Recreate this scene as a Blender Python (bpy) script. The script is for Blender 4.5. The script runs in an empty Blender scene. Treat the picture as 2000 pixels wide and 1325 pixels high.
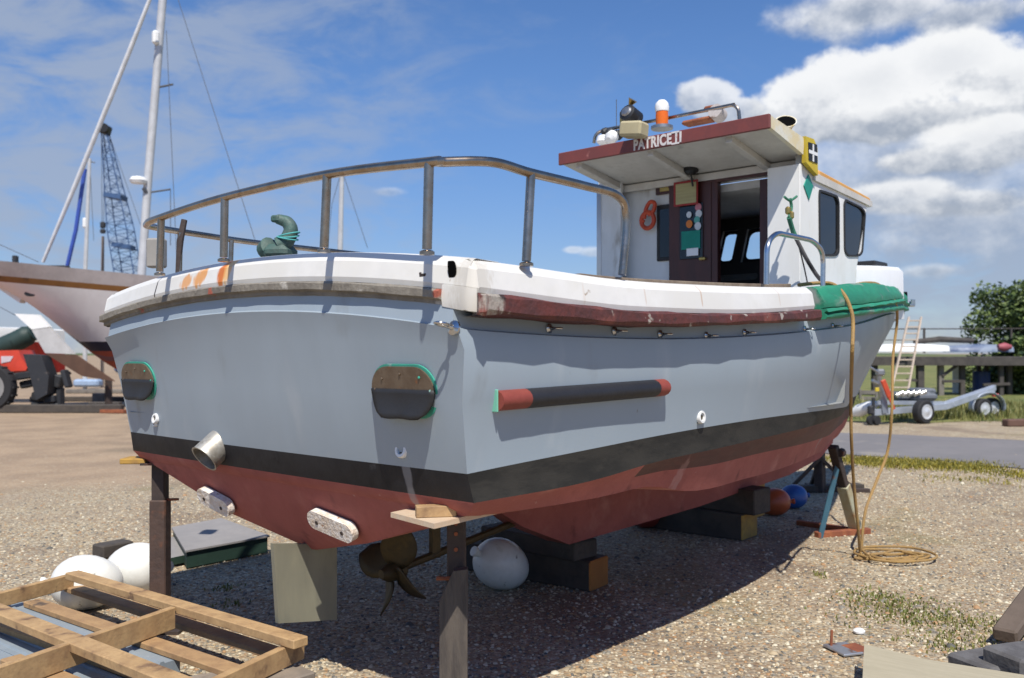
import bpy, math, random
import numpy as np
from mathutils import Vector, Matrix, Quaternion
random.seed(7); rng = np.random.default_rng(7)
R_ = math.radians
sc = bpy.context.scene
COL = sc.collection

# ------------------------------------------------------------------ camera
F_PX, HOR = 1750.0, 690.0                       # focal length and horizon in photo pixels (2000 x 1325)
CAM = Vector((-2.145, -3.314, 1.62))
TH = R_(41.576)
FWD = Vector((math.cos(TH), math.sin(TH), 0)); RGT = Vector((math.sin(TH), -math.cos(TH), 0))
def ray(px, py): return FWD + RGT*((px-1000)/F_PX) + Vector((0, 0, (HOR-py)/F_PX))
def P(px, py, x=None, y=None, z=None, D=None):
    v = ray(px, py)
    if x is not None: k = (x-CAM.x)/v.x
    elif y is not None: k = (y-CAM.y)/v.y
    elif z is not None: k = (z-CAM.z)/v.z
    else: k = D
    return CAM + v*k
def G(px, py, z=0.0): return P(px, py, z=z)
KS = 1.42/1.62
CF = Matrix(((RGT.x*KS, FWD.x*KS, 0, CAM.x), (RGT.y*KS, FWD.y*KS, 0, CAM.y), (0, 0, KS, 0), (0, 0, 0, 1)))   # right, ahead, up, for the far things
def c(px, py, D): return Vector(((px-1000)/F_PX*D, D, 1.62+(HOR-py)/F_PX*D))

cd = bpy.data.cameras.new('camera'); cam = bpy.data.objects.new('camera', cd); COL.objects.link(cam)
cam.location = CAM; cam.rotation_euler = (R_(90), 0, TH-R_(90))
cd.sensor_width = 36; cd.lens = F_PX/2000*36; cd.shift_y = (HOR-662.5)/2000
cd.clip_start = .05; cd.clip_end = 3000
cd.dof.use_dof = True; cd.dof.focus_distance = 3.9; cd.dof.aperture_fstop = 3.2
sc.camera = cam

# ------------------------------------------------------------------ materials
MATS = {}
def mat(name, col, rough=.6, metal=0., col2=None, scale=4., lo=.35, hi=.65, bump=0., bscale=40., stain=None, stretch=(1, 1, 1), spec=.5, coat=0., seed=0.):
    m = bpy.data.materials.new(name); m.use_nodes = True
    nt = m.node_tree; N = nt.nodes; L = nt.links; b = N['Principled BSDF']
    b.inputs['Roughness'].default_value = rough; b.inputs['Metallic'].default_value = metal
    b.inputs['Specular IOR Level'].default_value = spec; b.inputs['Coat Weight'].default_value = coat
    tc = N.new('ShaderNodeTexCoord'); mp = N.new('ShaderNodeMapping')
    mp.inputs['Scale'].default_value = stretch; mp.inputs['Location'].default_value = (seed*3.1, seed*1.7, seed)
    L.new(tc.outputs['Object'], mp.inputs['Vector'])
    def noise(s, det=6):
        n = N.new('ShaderNodeTexNoise'); n.inputs['Scale'].default_value = s; n.inputs['Detail'].default_value = det
        L.new(mp.outputs[0], n.inputs['Vector']); return n.outputs['Fac']
    def rampf(src, a, bb):
        r = N.new('ShaderNodeMapRange'); r.interpolation_type = 'SMOOTHSTEP'
        r.inputs['From Min'].default_value = a; r.inputs['From Max'].default_value = bb; L.new(src, r.inputs['Value']); return r.outputs[0]
    def mix(f, a, bb):
        x = N.new('ShaderNodeMix'); x.data_type = 'RGBA'
        L.new(f, x.inputs['Factor'])
        for k, v in ((6, a), (7, bb)):
            if isinstance(v, tuple): x.inputs[k].default_value = (*v, 1)
            else: L.new(v, x.inputs[k])
        return x.outputs[2]
    out = None
    c2 = col2 or tuple(x*.82 for x in col)
    out = mix(rampf(noise(scale), lo, hi), col, c2)
    out = mix(rampf(noise(scale*7.3), .3, .75), out, mix(rampf(noise(scale*2.1), .4, .6), tuple(x*.93 for x in col), c2))
    for (sc_col, s, a, bb) in (stain or []):
        out = mix(rampf(noise(s, 8), a, bb), out, sc_col)
    L.new(out, b.inputs['Base Color'])
    rr = N.new('ShaderNodeMapRange'); L.new(noise(scale*3), rr.inputs['Value'])
    rr.inputs['To Min'].default_value = max(.03, rough-.1); rr.inputs['To Max'].default_value = min(1, rough+.1); L.new(rr.outputs[0], b.inputs['Roughness'])
    if bump:
        bp = N.new('ShaderNodeBump'); bp.inputs['Strength'].default_value = bump; bp.inputs['Distance'].default_value = .01
        L.new(noise(bscale), bp.inputs['Height']); L.new(bp.outputs[0], b.inputs['Normal'])
    MATS[name] = m
    m_nodes[name] = (nt, N, L, b, tc, mix, rampf, noise, out)
    return m
m_nodes = {}
def spot(name, coord, center, size, colr, nscale=14, amt=.9, shear=0.):
    """a stain with a shape of its own at a place on an object"""
    nt, N, L, b, tc, mix, rampf, noise, out = m_nodes[name]
    sx = N.new('ShaderNodeSeparateXYZ'); L.new(tc.outputs['Object'], sx.inputs[0])
    a, bb = sx.outputs[coord[0]], sx.outputs[coord[1]]
    def math_(op, x, y):
        n = N.new('ShaderNodeMath'); n.operation = op
        for i, v in enumerate((x, y)):
            if isinstance(v, (int, float)): n.inputs[i].default_value = v
            else: L.new(v, n.inputs[i])
        return n.outputs[0]
    db = math_('SUBTRACT', bb, center[1])
    da = math_('SUBTRACT', math_('SUBTRACT', a, center[0]), math_('MULTIPLY', db, shear))
    q = math_('ADD', math_('POWER', math_('ABSOLUTE', math_('DIVIDE', da, size[0]), 0), 2), math_('POWER', math_('ABSOLUTE', math_('DIVIDE', db, size[1]), 0), 2))
    m2 = N.new('ShaderNodeMapping'); m2.inputs['Scale'].default_value = (1, 1, .22); L.new(tc.outputs['Object'], m2.inputs['Vector'])
    n2 = N.new('ShaderNodeTexNoise'); n2.inputs['Scale'].default_value = nscale*4; n2.inputs['Detail'].default_value = 8; L.new(m2.outputs[0], n2.inputs['Vector'])
    q = math_('ADD', q, math_('MULTIPLY', math_('SUBTRACT', n2.outputs['Fac'], .5), 2.6))
    q = math_('ADD', q, math_('MULTIPLY', math_('SUBTRACT', noise(nscale), .5), 1.2))
    f = math_('MULTIPLY', rampf(q, 1.3, .35), amt)
    o2 = mix(f, out, colr); L.new(o2, b.inputs['Base Color'])
    m_nodes[name] = (nt, N, L, b, tc, mix, rampf, noise, o2)

grey_hull = mat('grey_hull_paint', (.315, .372, .42), .42, col2=(.285, .34, .388), scale=1.1, bump=.16, bscale=3.2, stretch=(1, 1, .35), stain=[((.38, .42, .45), 4, .58, .8), ((.23, .255, .27), 6, .63, .85), ((.17, .16, .14), 34, .76, .82)])
black_band = mat('black_boot_paint', (.012, .012, .015), .6, spec=.3, col2=(.022, .022, .025), scale=3, stain=[((.06, .062, .066), 9, .66, .8)], bump=.1, bscale=60)
black_dirty = mat('algae_stained_black_paint', (.020, .019, .017), .65, spec=.3, col2=(.036, .033, .028), scale=3, bump=.1, bscale=60, stretch=(1, 1, 3))
red_foul = mat('red_antifouling', (.36, .105, .088), .8, col2=(.285, .08, .068), scale=3, bump=.2, bscale=60, stain=[((.40, .15, .125), 5, .57, .78), ((.17, .045, .04), 7, .60, .78), ((.42, .22, .19), 21, .70, .78)])
red_dirty = mat('stained_antifouling', (.105, .036, .03), .7, col2=(.075, .03, .026), scale=3, bump=.1, bscale=60, stretch=(1, 1, 3))
white_gel = mat('white_gelcoat', (.73, .715, .68), .38, col2=(.67, .65, .60), scale=2.5, stain=[((.52, .46, .36), 7, .68, .82), ((.30, .22, .14), 16, .74, .8)])
white_side = mat('white_wheelhouse_paint', (.80, .80, .78), .45, col2=(.74, .73, .69), scale=2, stain=[((.58, .50, .36), 5, .66, .82), ((.32, .26, .2), 17, .74, .8)], stretch=(1, 1, .4), bump=.04)
white_port = mat('grimy_white_paint', (.72, .73, .73), .55, col2=(.62, .63, .62), scale=3, stain=[((.30, .27, .22), 6, .62, .78), ((.2, .17, .14), 19, .68, .75)], stretch=(1, 1, .4))
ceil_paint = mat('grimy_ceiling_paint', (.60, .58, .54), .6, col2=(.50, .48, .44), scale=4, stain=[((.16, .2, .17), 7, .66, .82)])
brown_rail = mat('brown_rail_paint', (.115, .028, .022), .65, col2=(.07, .024, .022), scale=7, bump=.6, bscale=45, stain=[((.36, .32, .28), 13, .65, .70), ((.19, .055, .04), 5, .55, .66), ((.03, .02, .018), 16, .67, .72)])
old_wood = mat('weathered_rail_wood', (.25, .225, .185), .75, col2=(.16, .14, .115), scale=6, bump=.5, bscale=50, stain=[((.33, .09, .055), 9, .64, .7), ((.5, .47, .42), 7, .66, .74)])
green_guard = mat('green_guard_paint', (.022, .25, .135), .62, col2=(.016, .185, .105), scale=4, bump=.5, bscale=26, stretch=(.4, 1, 1), stain=[((.24, .27, .24), 7, .58, .70), ((.04, .05, .045), 8, .64, .74)])
steel = mat('stainless_tube', (.44, .37, .30), .26, 1., col2=(.34, .26, .19), scale=9, stain=[((.26, .15, .08), 14, .66, .8)])
steel_clean = mat('polished_steel', (.62, .62, .62), .2, 1., scale=9)
alu_grey = mat('dull_metal', (.4, .4, .4), .4, .9, scale=8)
black_rub = mat('black_rubber', (.02, .02, .022), .6, scale=6, bump=.15)
teal_paint = mat('teal_paint', (.05, .36, .26), .55, scale=10, stain=[((.3, .45, .42), 20, .6, .75)])
brown_plate = mat('brown_stained_plate', (.18, .135, .095), .45, .3, col2=(.13, .09, .06), scale=14, stain=[((.25, .1, .04), 20, .64, .74)])
anode_zinc = mat('pitted_white_zinc', (.80, .76, .70), .8, col2=(.62, .50, .38), scale=22, bump=.8, bscale=70, stain=[((.35, .18, .09), 30, .66, .74)])
bronze = mat('tarnished_bronze', (.11, .08, .035), .6, .5, col2=(.07, .055, .03), scale=7)
rudder_m = mat('rudder_olive_coating', (.29, .275, .195), .6, .2, col2=(.22, .21, .155), scale=5, stain=[((.16, .14, .1), 9, .62, .75)], stretch=(1, 1, .3))
fascia_m = mat('maroon_fascia', (.20, .05, .042), .55, col2=(.16, .045, .04), scale=6, stain=[((.32, .12, .1), 14, .66, .76)])
door_wood = mat('dark_varnished_door', (.075, .022, .018), .4, col2=(.05, .017, .015), scale=6, stretch=(1, 1, .2))
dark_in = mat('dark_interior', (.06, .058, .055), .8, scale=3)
glass_dark = mat('dark_window_glass', (.012, .014, .018), .06, spec=.6, scale=2)
yellow_p = mat('peeling_yellow_paint', (.60, .46, .03), .6, col2=(.5, .36, .03), scale=12, stain=[((.2, .15, .04), 18, .64, .74)])
yellow_w = mat('yellowed_eave_paint', (.70, .68, .58), .6, col2=(.66, .56, .34), scale=7, stain=[((.56, .38, .08), 9, .60, .70)])
orange_edge = mat('orange_roof_edge_paint', (.66, .36, .10), .6, col2=(.6, .3, .08), scale=8)
void_m = mat('painted_hole_shade', (.006, .006, .006), 1., spec=0.)  # near-black colour that paints the shade inside openings
black_p = mat('black_paint', (.015, .015, .016), .5, scale=5)
white_p = mat('white_paint', (.8, .8, .79), .45, scale=5, col2=(.76, .76, .74))
teal_p = mat('teal_board_paint', (.02, .28, .21), .5, scale=6, stain=[((.015, .12, .1), 6, .62, .7)])
amber = mat('amber_lens', (.75, .16, .01), .2, scale=8, col2=(.7, .13, .01))
cream_box = mat('cream_plastic', (.46, .40, .24), .5, col2=(.40, .34, .2), scale=5)
rope_m = mat('weathered_polyprop_rope', (.36, .22, .07), .85, col2=(.30, .19, .08), scale=20, bump=.6, bscale=120)
rope_blk = mat('black_strap', (.03, .028, .028), .7, scale=10)
rope_grn = mat('green_rope', (.03, .16, .09), .8, scale=40, bump=.5, bscale=150, col2=(.05, .2, .13))
orange_r = mat('orange_red_plastic', (.55, .07, .025), .5, scale=6)
notice = mat('faded_yellow_notice', (.42, .38, .19), .6, scale=9, stretch=(1, .3, 6), col2=(.33, .29, .14))
red_frame = mat('red_frame_paint', (.33, .02, .018), .5, scale=6)
sticker_p = mat('pink_sticker', (.55, .2, .24), .5); sticker_w = mat('pale_sticker', (.66, .7, .72), .5); sticker_t = mat('teal_sticker', (.1, .4, .34), .5); sticker_o = mat('orange_sticker', (.7, .2, .03), .5)
green_sheet = mat('green_poster', (.0, .25, .18), .6, scale=8, stain=[((.01, .1, .08), 6, .6, .66)])
brass = mat('brass', (.5, .36, .12), .35, .9)
new_ply = mat('pale_plywood', (.58, .46, .33), .7, col2=(.55, .4, .27), scale=7, stretch=(.3, 3, 3), bump=.15)
pallet_w = mat('new_pine', (.47, .305, .145), .7, col2=(.34, .21, .10), scale=9, stretch=(1, 1, 1), bump=.25, stain=[((.17, .10, .055), 9, .60, .72), ((.06, .045, .035), 23, .70, .76)])
pallet_o = mat('aged_pine', (.40, .25, .12), .75, col2=(.3, .18, .09), scale=9, stretch=(1, 1, 1), bump=.25, stain=[((.1, .07, .05), 8, .6, .72)])
sheet_m = mat('grey_composite_sheet', (.27, .31, .34), .5, col2=(.22, .26, .29), scale=4, stain=[((.36, .39, .4), 9, .62, .75)])
post_wood = mat('dark_old_timber', (.10, .082, .066), .8, col2=(.055, .046, .04), scale=5, stretch=(4, 4, .6), bump=.5, bscale=40)
post_steel = mat('rusty_dark_steel', (.07, .05, .042), .7, .3, col2=(.045, .035, .032), scale=6, bump=.3, stain=[((.16, .06, .03), 9, .6, .72)])
rust = mat('rust', (.30, .10, .04), .85, col2=(.2, .06, .03), scale=9, bump=.4)
timber = mat('dark_sleeper_timber', (.075, .062, .05), .85, col2=(.05, .042, .036), scale=5, bump=.4)
yellow_end = mat('yellow_timber_end', (.45, .26, .05), .8, col2=(.3, .17, .05), scale=9)
buoy_w = mat('white_vinyl_buoy', (.78, .77, .72), .35, col2=(.72, .71, .65), scale=5, stain=[((.45, .42, .34), 7, .58, .78), ((.22, .2, .17), 19, .68, .76)], bump=.15, bscale=14)
buoy_o = mat('orange_vinyl_buoy', (.5, .1, .03), .4, scale=5); buoy_b = mat('blue_vinyl_buoy', (.02, .10, .35), .4, scale=5); buoy_r = mat('dull_red_buoy', (.28, .04, .03), .5, scale=5)
stand_y = mat('chipped_cream_stand_paint', (.42, .42, .30), .6, col2=(.38, .33, .2), scale=9, stain=[((.3, .14, .05), 8, .56, .7)], bump=.2)
stand_b = mat('blue_stand_paint', (.05, .14, .2), .6, scale=9, stain=[((.16, .08, .05), 8, .6, .72)])
board_grey = mat('grey_nonslip_board', (.29, .27, .255), .75, col2=(.25, .235, .225), scale=5, bump=.2)
board_green = mat('dark_green_board_edge', (.022, .05, .035), .6, scale=5)
conc = mat('pale_plywood_offcut', (.43, .38, .27), .8, col2=(.38, .335, .235), scale=5, stretch=(8, 1, 1), bump=.2, bscale=60)
galv = mat('galvanised_steel', (.50, .54, .60), .5, .5, col2=(.40, .44, .50), scale=6)
tyre = mat('tyre_rubber', (.02, .02, .022), .8, scale=8); wheel_w = mat('pale_wheel_rim', (.62, .64, .66), .4, .3)
red_v = mat('bright_red_paint', (.62, .06, .03), .4, scale=3); pier_w = mat('dark_pier_timber', (.05, .043, .04), .85, col2=(.075, .065, .058), scale=3, bump=.3)
pier_g = mat('silvered_pier_timber', (.20, .18, .155), .85, col2=(.14, .125, .11), scale=3, bump=.3)
ladder_m = mat('weathered_ladder_wood', (.52, .42, .33), .7, scale=5)
yacht_w = mat('yacht_white_paint', (.66, .64, .65), .4, col2=(.62, .6, .61), scale=1.5); yacht_b = mat('yacht_bulwark_paint', (.42, .38, .38), .5, scale=2); strake_m = mat('varnished_strake', (.20, .085, .02), .5, scale=3, stain=[((.07, .03, .012), 3, .55, .7)])
navy = mat('navy_boot_top', (.02, .022, .045), .5); yacht_r = mat('yacht_red_antifouling', (.36, .07, .04), .7, scale=2); mauve = mat('mauve_stripe', (.2, .085, .095), .6); rud_w = mat('pale_rudder_paint', (.5, .49, .48), .5); rud_b = mat('brown_rudder_paint', (.10, .05, .03), .7)
mast_m = mat('pale_spar', (.60, .60, .60), .4, .2, scale=3); sail_w = mat('furled_sailcloth', (.72, .73, .75), .7); sail_b = mat('blue_line', (.05, .11, .48), .6); wire = mat('rigging_wire', (.12, .13, .15), .5, .3); crane_b = mat('blue_crane_paint', (.045, .10, .22), .6)
hauler_m = mat('green_corroded_casting', (.05, .12, .10), .6, .2, col2=(.09, .13, .11), scale=12, bump=.4); twine = mat('turquoise_twine', (.1, .42, .4), .8)
bark = mat('bark', (.08, .06, .045), .9, scale=6, bump=.5)
tarp = mat('dark_green_cover', (.02, .045, .04), .6); navy_tarp = mat('dark_blue_cover', (.05, .08, .17), .5, col2=(.22, .26, .33), scale=1.2)
bin_blue = mat('blue_bin', (.01, .035, .16), .5); machine = mat('greasy_dark_machine', (.025, .027, .032), .6, scale=6, stain=[((.12, .1, .09), 7, .62, .75)])
# stains that belong to the gunwale moulding: rust runs on the stern, an old black seam
for (a, s, colr, am, sh) in (((P(415, 525, x=-.16).y, 1.972), (.034, .075), (.60, .17, .03), 1, -.15), ((P(426, 525, x=-.16).y, 1.975), (.03, .075), (.75, .42, .12), .85, -.15), ((P(372, 545, x=-.16).y, 1.95), (.045, .05), (.68, .30, .07), .9, -.5), ((P(345, 553, x=-.16).y, 1.935), (.05, .035), (.68, .30, .07), .85, -.5),
        ((P(284, 555, x=-.16).y, 1.93), (.006, .06), (.05, .035, .025), 1, -.2)):
    spot('white_gelcoat', (1, 2), a, s, colr, 9, am, sh)
for px, am in ((1375, .55), (1160, .15), (1272, .3), (1520, .25)):
    pp = P(px, 578, y=-1.40); spot('white_gelcoat', (0, 2), (pp.x, pp.z), (.006, .05), (.45, .24, .1), 12, am)
spot('white_gelcoat', (0, 1), (-.1, -1.33), (.10, .10), (.42, .36, .27), 34, .35)

q_ = P(968, 578, y=-1.36); spot('brown_rail_paint', (0, 2), (q_.x, q_.z), (.045, .022), (.012, .01, .009), 20, .95); q_ = P(958, 592, y=-1.36); spot('brown_rail_paint', (0, 2), (q_.x, q_.z), (.05, .05), (.38, .34, .29), 20, .8)
q_ = P(797, 945, x=.0)
for nm in ('black_boot_paint', 'red_antifouling'): spot(nm, (1, 2), (q_.y, q_.z), (.022, .16), (.30, .30, .31), 9, .55, .05)
q_ = P(1337, 945, y=-1.27); spot('red_antifouling', (0, 2), (q_.x, q_.z), (.035, .12), (.42, .22, .2), 9, .6, .1); spot('stained_antifouling', (0, 2), (q_.x, q_.z), (.035, .12), (.28, .15, .13), 9, .6, .1)
def leafmat(name, a, b):
    m = bpy.data.materials.new(name); m.use_nodes = True; nt = m.node_tree; N = nt.nodes; L = nt.links; p = N['Principled BSDF']
    at = N.new('ShaderNodeAttribute'); at.attribute_name = 'tint'
    mx = N.new('ShaderNodeMix'); mx.data_type = 'RGBA'; mx.inputs[6].default_value = (*a, 1); mx.inputs[7].default_value = (*b, 1)
    L.new(at.outputs['Fac'], mx.inputs['Factor']); L.new(mx.outputs[2], p.inputs['Base Color']); p.inputs['Roughness'].default_value = .6
    return m
grass_w = leafmat('low_weeds', (.10, .13, .02), (.24, .22, .07)); leaf_m = leafmat('broad_leaves', (.022, .05, .012), (.16, .21, .05))
grass_y = leafmat('yellow_green_grass', (.10, .11, .012), (.36, .28, .03)); grass_g = leafmat('green_grass', (.08, .11, .02), (.26, .23, .07))

# ------------------------------------------------------------------ mesh kit
class MB:
    def __init__(s, M=None): s.v = []; s.f = []; s.m = []; s.M = M
    def add(s, vs, fs, mi=0, M=None):
        o = len(s.v)
        for p in vs:
            p = Vector(p)
            if M is not None: p = M @ p
            if s.M is not None: p = s.M @ p
            s.v.append(p)
        for f in fs: s.f.append(tuple(i+o for i in f)); s.m.append(mi)
        return s
    def box(s, cen, size, rot=None, mi=0, bev=0.0):
        x, y, z = (q/2 for q in size); b = min(bev, x*.9, y*.9, z*.9)
        M = Matrix.Translation(cen)
        if rot is not None: M = M @ (rot if isinstance(rot, Matrix) else Matrix.Rotation(rot, 4, 'Z'))
        if b <= 0:
            vs = [(-x,-y,-z),(x,-y,-z),(x,y,-z),(-x,y,-z),(-x,-y,z),(x,-y,z),(x,y,z),(-x,y,z)]
            fs = [(3,2,1,0),(4,5,6,7),(0,1,5,4),(1,2,6,5),(2,3,7,6),(3,0,4,7)]
            return s.add(vs, fs, mi, M)
        vs = []; 
        for sz in (-1, 1):
            for sy in (-1, 1):
                for sx in (-1, 1):
                    vs += [(sx*x, sy*(y-b), sz*(z-b)), (sx*(x-b), sy*y, sz*(z-b)), (sx*(x-b), sy*(y-b), sz*z)]
        I = lambda sx, sy, sz, k: ((sz*2+sy)*2+sx)*3+k
        fs = []
        for q in (0, 1):
            fs.append((I(q,0,0,0), I(q,1,0,0), I(q,1,1,0), I(q,0,1,0))); fs.append((I(0,q,0,1), I(1,q,0,1), I(1,q,1,1), I(0,q,1,1))); fs.append((I(0,0,q,2), I(1,0,q,2), I(1,1,q,2), I(0,1,q,2)))
        for a in (0, 1):
            for d in (0, 1):
                fs.append((I(a,d,0,0), I(a,d,1,0), I(a,d,1,1), I(a,d,0,1)))
                fs.append((I(a,0,d,0), I(a,1,d,0), I(a,1,d,2), I(a,0,d,2)))
                fs.append((I(0,a,d,1), I(1,a,d,1), I(1,a,d,2), I(0,a,d,2)))
                for e in (0, 1): fs.append((I(a,d,e,0), I(a,d,e,1), I(a,d,e,2)))
        return s.add(vs, fs, mi, M)
    def beam(s, a, b, w, h, mi=0, up=(0, 0, 1), bev=.004):
        a, b = Vector(a), Vector(b); d = b-a; L = d.length; X = d.normalized(); Z = Vector(up); Y = Z.cross(X).normalized(); Z = X.cross(Y)
        M = Matrix((X, Y, Z)).transposed().to_4x4()
        return s.box((a+b)/2, (L, w, h), M, mi, bev)
    def tube(s, pts, r, n=10, closed=False, mi=0, caps=True):
        pts = [Vector(p) for p in pts]; K = len(pts); rs = r if isinstance(r, (list, tuple)) else [r]*K
        T = []
        for i in range(K):
            a = pts[(i-1) % K if closed else max(i-1, 0)]; b = pts[(i+1) % K if closed else min(i+1, K-1)]
            d = (b-a); T.append(d.normalized() if d.length > 1e-9 else Vector((0, 0, 1)))
        ref = Vector((0, 0, 1)) if abs(T[0].z) < .9 else Vector((1, 0, 0)); u = T[0].cross(ref).normalized()
        vs = []
        for i in range(K):
            if i:
                q = T[i-1].rotation_difference(T[i]); u = q @ u
            u = (u-T[i]*u.dot(T[i])).normalized(); w = T[i].cross(u)
            vs += [pts[i]+(u*math.cos(2*math.pi*k/n)+w*math.sin(2*math.pi*k/n))*rs[i] for k in range(n)]
        fs = []
        for i in range(K if closed else K-1):
            j = (i+1) % K
            for k in range(n): fs.append((i*n+k, i*n+(k+1) % n, j*n+(k+1) % n, j*n+k))
        if caps and not closed: fs += [tuple(range(n-1, -1, -1)), tuple(range((K-1)*n, K*n))]
        return s.add(vs, fs, mi)
    def lathe(s, prof, M=None, n=20, mi=0, sx=1, sy=1):
        vs = []; K = len(prof)
        for (r, z) in prof: vs += [(r*sx*math.cos(2*math.pi*k/n), r*sy*math.sin(2*math.pi*k/n), z) for k in range(n)]
        fs = []
        for i in range(K-1):
            for k in range(n): fs.append((i*n+k, i*n+(k+1) % n, (i+1)*n+(k+1) % n, (i+1)*n+k))
        fs += [tuple(range(n-1, -1, -1)), tuple(range((K-1)*n, K*n))]
        return s.add(vs, fs, mi, M)
    def prism(s, out, t, M=None, mi=0, hole=None, z0=0.):
        n = len(out)
        vs = [(x, y, z0) for x, y in out]+[(x, y, z0+t) for x, y in out]
        fs = [(i, (i+1) % n, n+(i+1) % n, n+i) for i in range(n)]
        if hole is None: fs += [tuple(range(n-1, -1, -1)), tuple(range(n, 2*n))]
        else:
            vs += [(x, y, z0) for x, y in hole]+[(x, y, z0+t) for x, y in hole]
            for i in range(n):
                j = (i+1) % n
                fs += [(2*n+i, 3*n+i, 3*n+j, 2*n+j), (i, 2*n+i, 2*n+j, j), (n+i, n+j, 3*n+j, 3*n+i)]
        return s.add(vs, fs, mi, M)
    def loft(s, rows, mi=0, mis=None, closed=False):
        """rows: list of equally long point lists; mis: material per row gap"""
        n = len(rows[0]); vs = [p for r in rows for p in r]
        o = len(s.v); s.add(vs, [])
        for i in range(len(rows)-1):
            for k in range(n if closed else n-1):
                j = (k+1) % n
                s.f.append((o+i*n+k, o+i*n+j, o+(i+1)*n+j, o+(i+1)*n+k)); s.m.append(mis[i] if mis else mi)
        return s
    def build(s, name, mats, parent=None, ang=35, origin=None, solid=0., label=None, attr=None):
        base = origin if origin is not None else (parent['_o'] if parent is not None else (0, 0, 0))
        base = Vector(base)
        me = bpy.data.meshes.new(name); me.from_pydata([tuple(p-base) for p in s.v], [], s.f)
        for mm in (mats if isinstance(mats, (list, tuple)) else [mats]): me.materials.append(mm)
        me.polygons.foreach_set('material_index', s.m); me.polygons.foreach_set('use_smooth', [True]*len(s.f)); me.update()
        if ang is not None: me.set_sharp_from_angle(angle=R_(ang))
        if attr is not None:
            at = me.attributes.new('tint', 'FLOAT', 'POINT'); at.data.foreach_set('value', attr)
        o = bpy.data.objects.new(name, me); COL.objects.link(o)
        if parent is not None: o.parent = parent
        else: o.location = base
        o['_o'] = tuple(base) if parent is None else tuple(parent['_o'])
        if solid:
            md = o.modifiers.new('solid', 'SOLIDIFY'); md.thickness = solid; md.offset = 0
        if label: o['label'] = label
        return o
def thing(name, label, cat, loc=(0, 0, 0), group=None):
    o = bpy.data.objects.new(name, None); COL.objects.link(o); o.location = loc; o['_o'] = tuple(loc); o['label'] = label; o['category'] = cat
    if group: o['group'] = group
    o.empty_display_size = .2
    return o
def tag(o, label=None, cat=None, group=None, kind=None):
    for k, v in (('label', label), ('category', cat), ('group', group), ('kind', kind)):
        if v: o[k] = v
    return o
def dup(root, loc, rz=0., label=None, sc_=None):
    r = root.copy(); COL.objects.link(r); r.location = loc; r.rotation_euler = (0, 0, rz)
    if label: r['label'] = label
    if sc_: r.scale = sc_
    for ch in list(root.children):
        k = ch.copy(); COL.objects.link(k); k.parent = r
        for g in ch.children:
            d = g.copy(); COL.objects.link(d); d.parent = k
    return r
def cr(pts, n=8, closed=False):
    pts = [Vector(p) for p in pts]; K = len(pts); out = []
    rng_ = range(K if closed else K-1)
    for i in rng_:
        p0 = pts[(i-1) % K] if closed else pts[max(i-1, 0)]; p1 = pts[i]; p2 = pts[(i+1) % K]; p3 = pts[(i+2) % K] if closed else pts[min(i+2, K-1)]
        for k in range(n):
            t = k/n; out.append(.5*((2*p1)+(p2-p0)*t+(2*p0-5*p1+4*p2-p3)*t*t+(3*p1-p0-3*p2+p3)*t**3))
    if not closed: out.append(pts[-1])
    return out
def fillet(pts, r, n=6):
    """polyline with rounded corners"""
    pts = [Vector(p) for p in pts]; out = [pts[0]]
    for i in range(1, len(pts)-1):
        a, b, d = pts[i-1], pts[i], pts[i+1]; u = (a-b); w = (d-b); q = min(r, u.length*.48, w.length*.48); A = b+u.normalized()*q; B = b+w.normalized()*q
        out += [A*(1-t)**2+b*2*t*(1-t)+B*t*t for t in [k/n for k in range(n+1)]]
    return out+[pts[-1]]
def rr(w, h, r, n=5, skew=0., taper=1.):
    o = []
    for (cx, cy, a0) in ((w/2-r, h/2-r, 0), (-w/2+r, h/2-r, 90), (-w/2+r, -h/2+r, 180), (w/2-r, -h/2+r, 270)):
        for k in range(n+1):
            a = R_(a0+90*k/n); o.append((cx+r*math.cos(a), cy+r*math.sin(a)))
    return o
def frame_M(p, X, Y):
    X = Vector(X).normalized(); Y = Vector(Y); Z = X.cross(Y).normalized(); Y = Z.cross(X)
    M = Matrix((X, Y, Z)).transposed().to_4x4(); M.translation = Vector(p); return M
def tab(xs, ys):
    xs = np.array(xs, float); ys = np.array(ys, float); m = np.gradient(ys, xs)
    def f(x):
        x = min(max(x, xs[0]), xs[-1]); i = int(min(max(np.searchsorted(xs, x)-1, 0), len(xs)-2)); h = xs[i+1]-xs[i]; t = (x-xs[i])/h
        return float((2*t**3-3*t**2+1)*ys[i]+(t**3-2*t**2+t)*h*m[i]+(-2*t**3+3*t**2)*ys[i+1]+(t**3-t**2)*h*m[i+1])
    return f

# ------------------------------------------------------------------ the fishing boat
boat = thing('fishing_boat', 'grey white and red fishing boat with wheelhouse, propped up on the gravel in the middle', 'boat')
BS = tab([-.12,1,2.2,3.2,4.2,5.2,6.2,7.2,7.9,8.25], [1.345,1.405,1.43,1.38,1.19,.92,.61,.30,.1,0])
BWt = tab([0,.5,1,2,3,4,5,6,6.7], [1.21,1.26,1.285,1.29,1.20,.94,.56,.19,0])
BMt = tab([-.05,.5,1,2,3,4,5,6,7.09], [1.262,1.30,1.325,1.342,1.265,1.035,.71,.375,0])
BCt = tab([.04,.5,1,2,3,4,5,6,6.45], [1.19,1.22,1.235,1.20,1.06,.78,.43,.12,0])
ZN = tab([-.12,.09,1,1.8,2.9,4.3,6,7.2,8.15], [1.70,1.69,1.676,1.70,1.765,1.88,1.97,2.02,2.055])
ZRB = tab([-.12,.2,.65,.92,1.58,2.42,3.17,3.92,6,8.3], [1.744,1.735,1.724,1.725,1.75,1.793,1.845,1.89,2.0,2.09])
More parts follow.
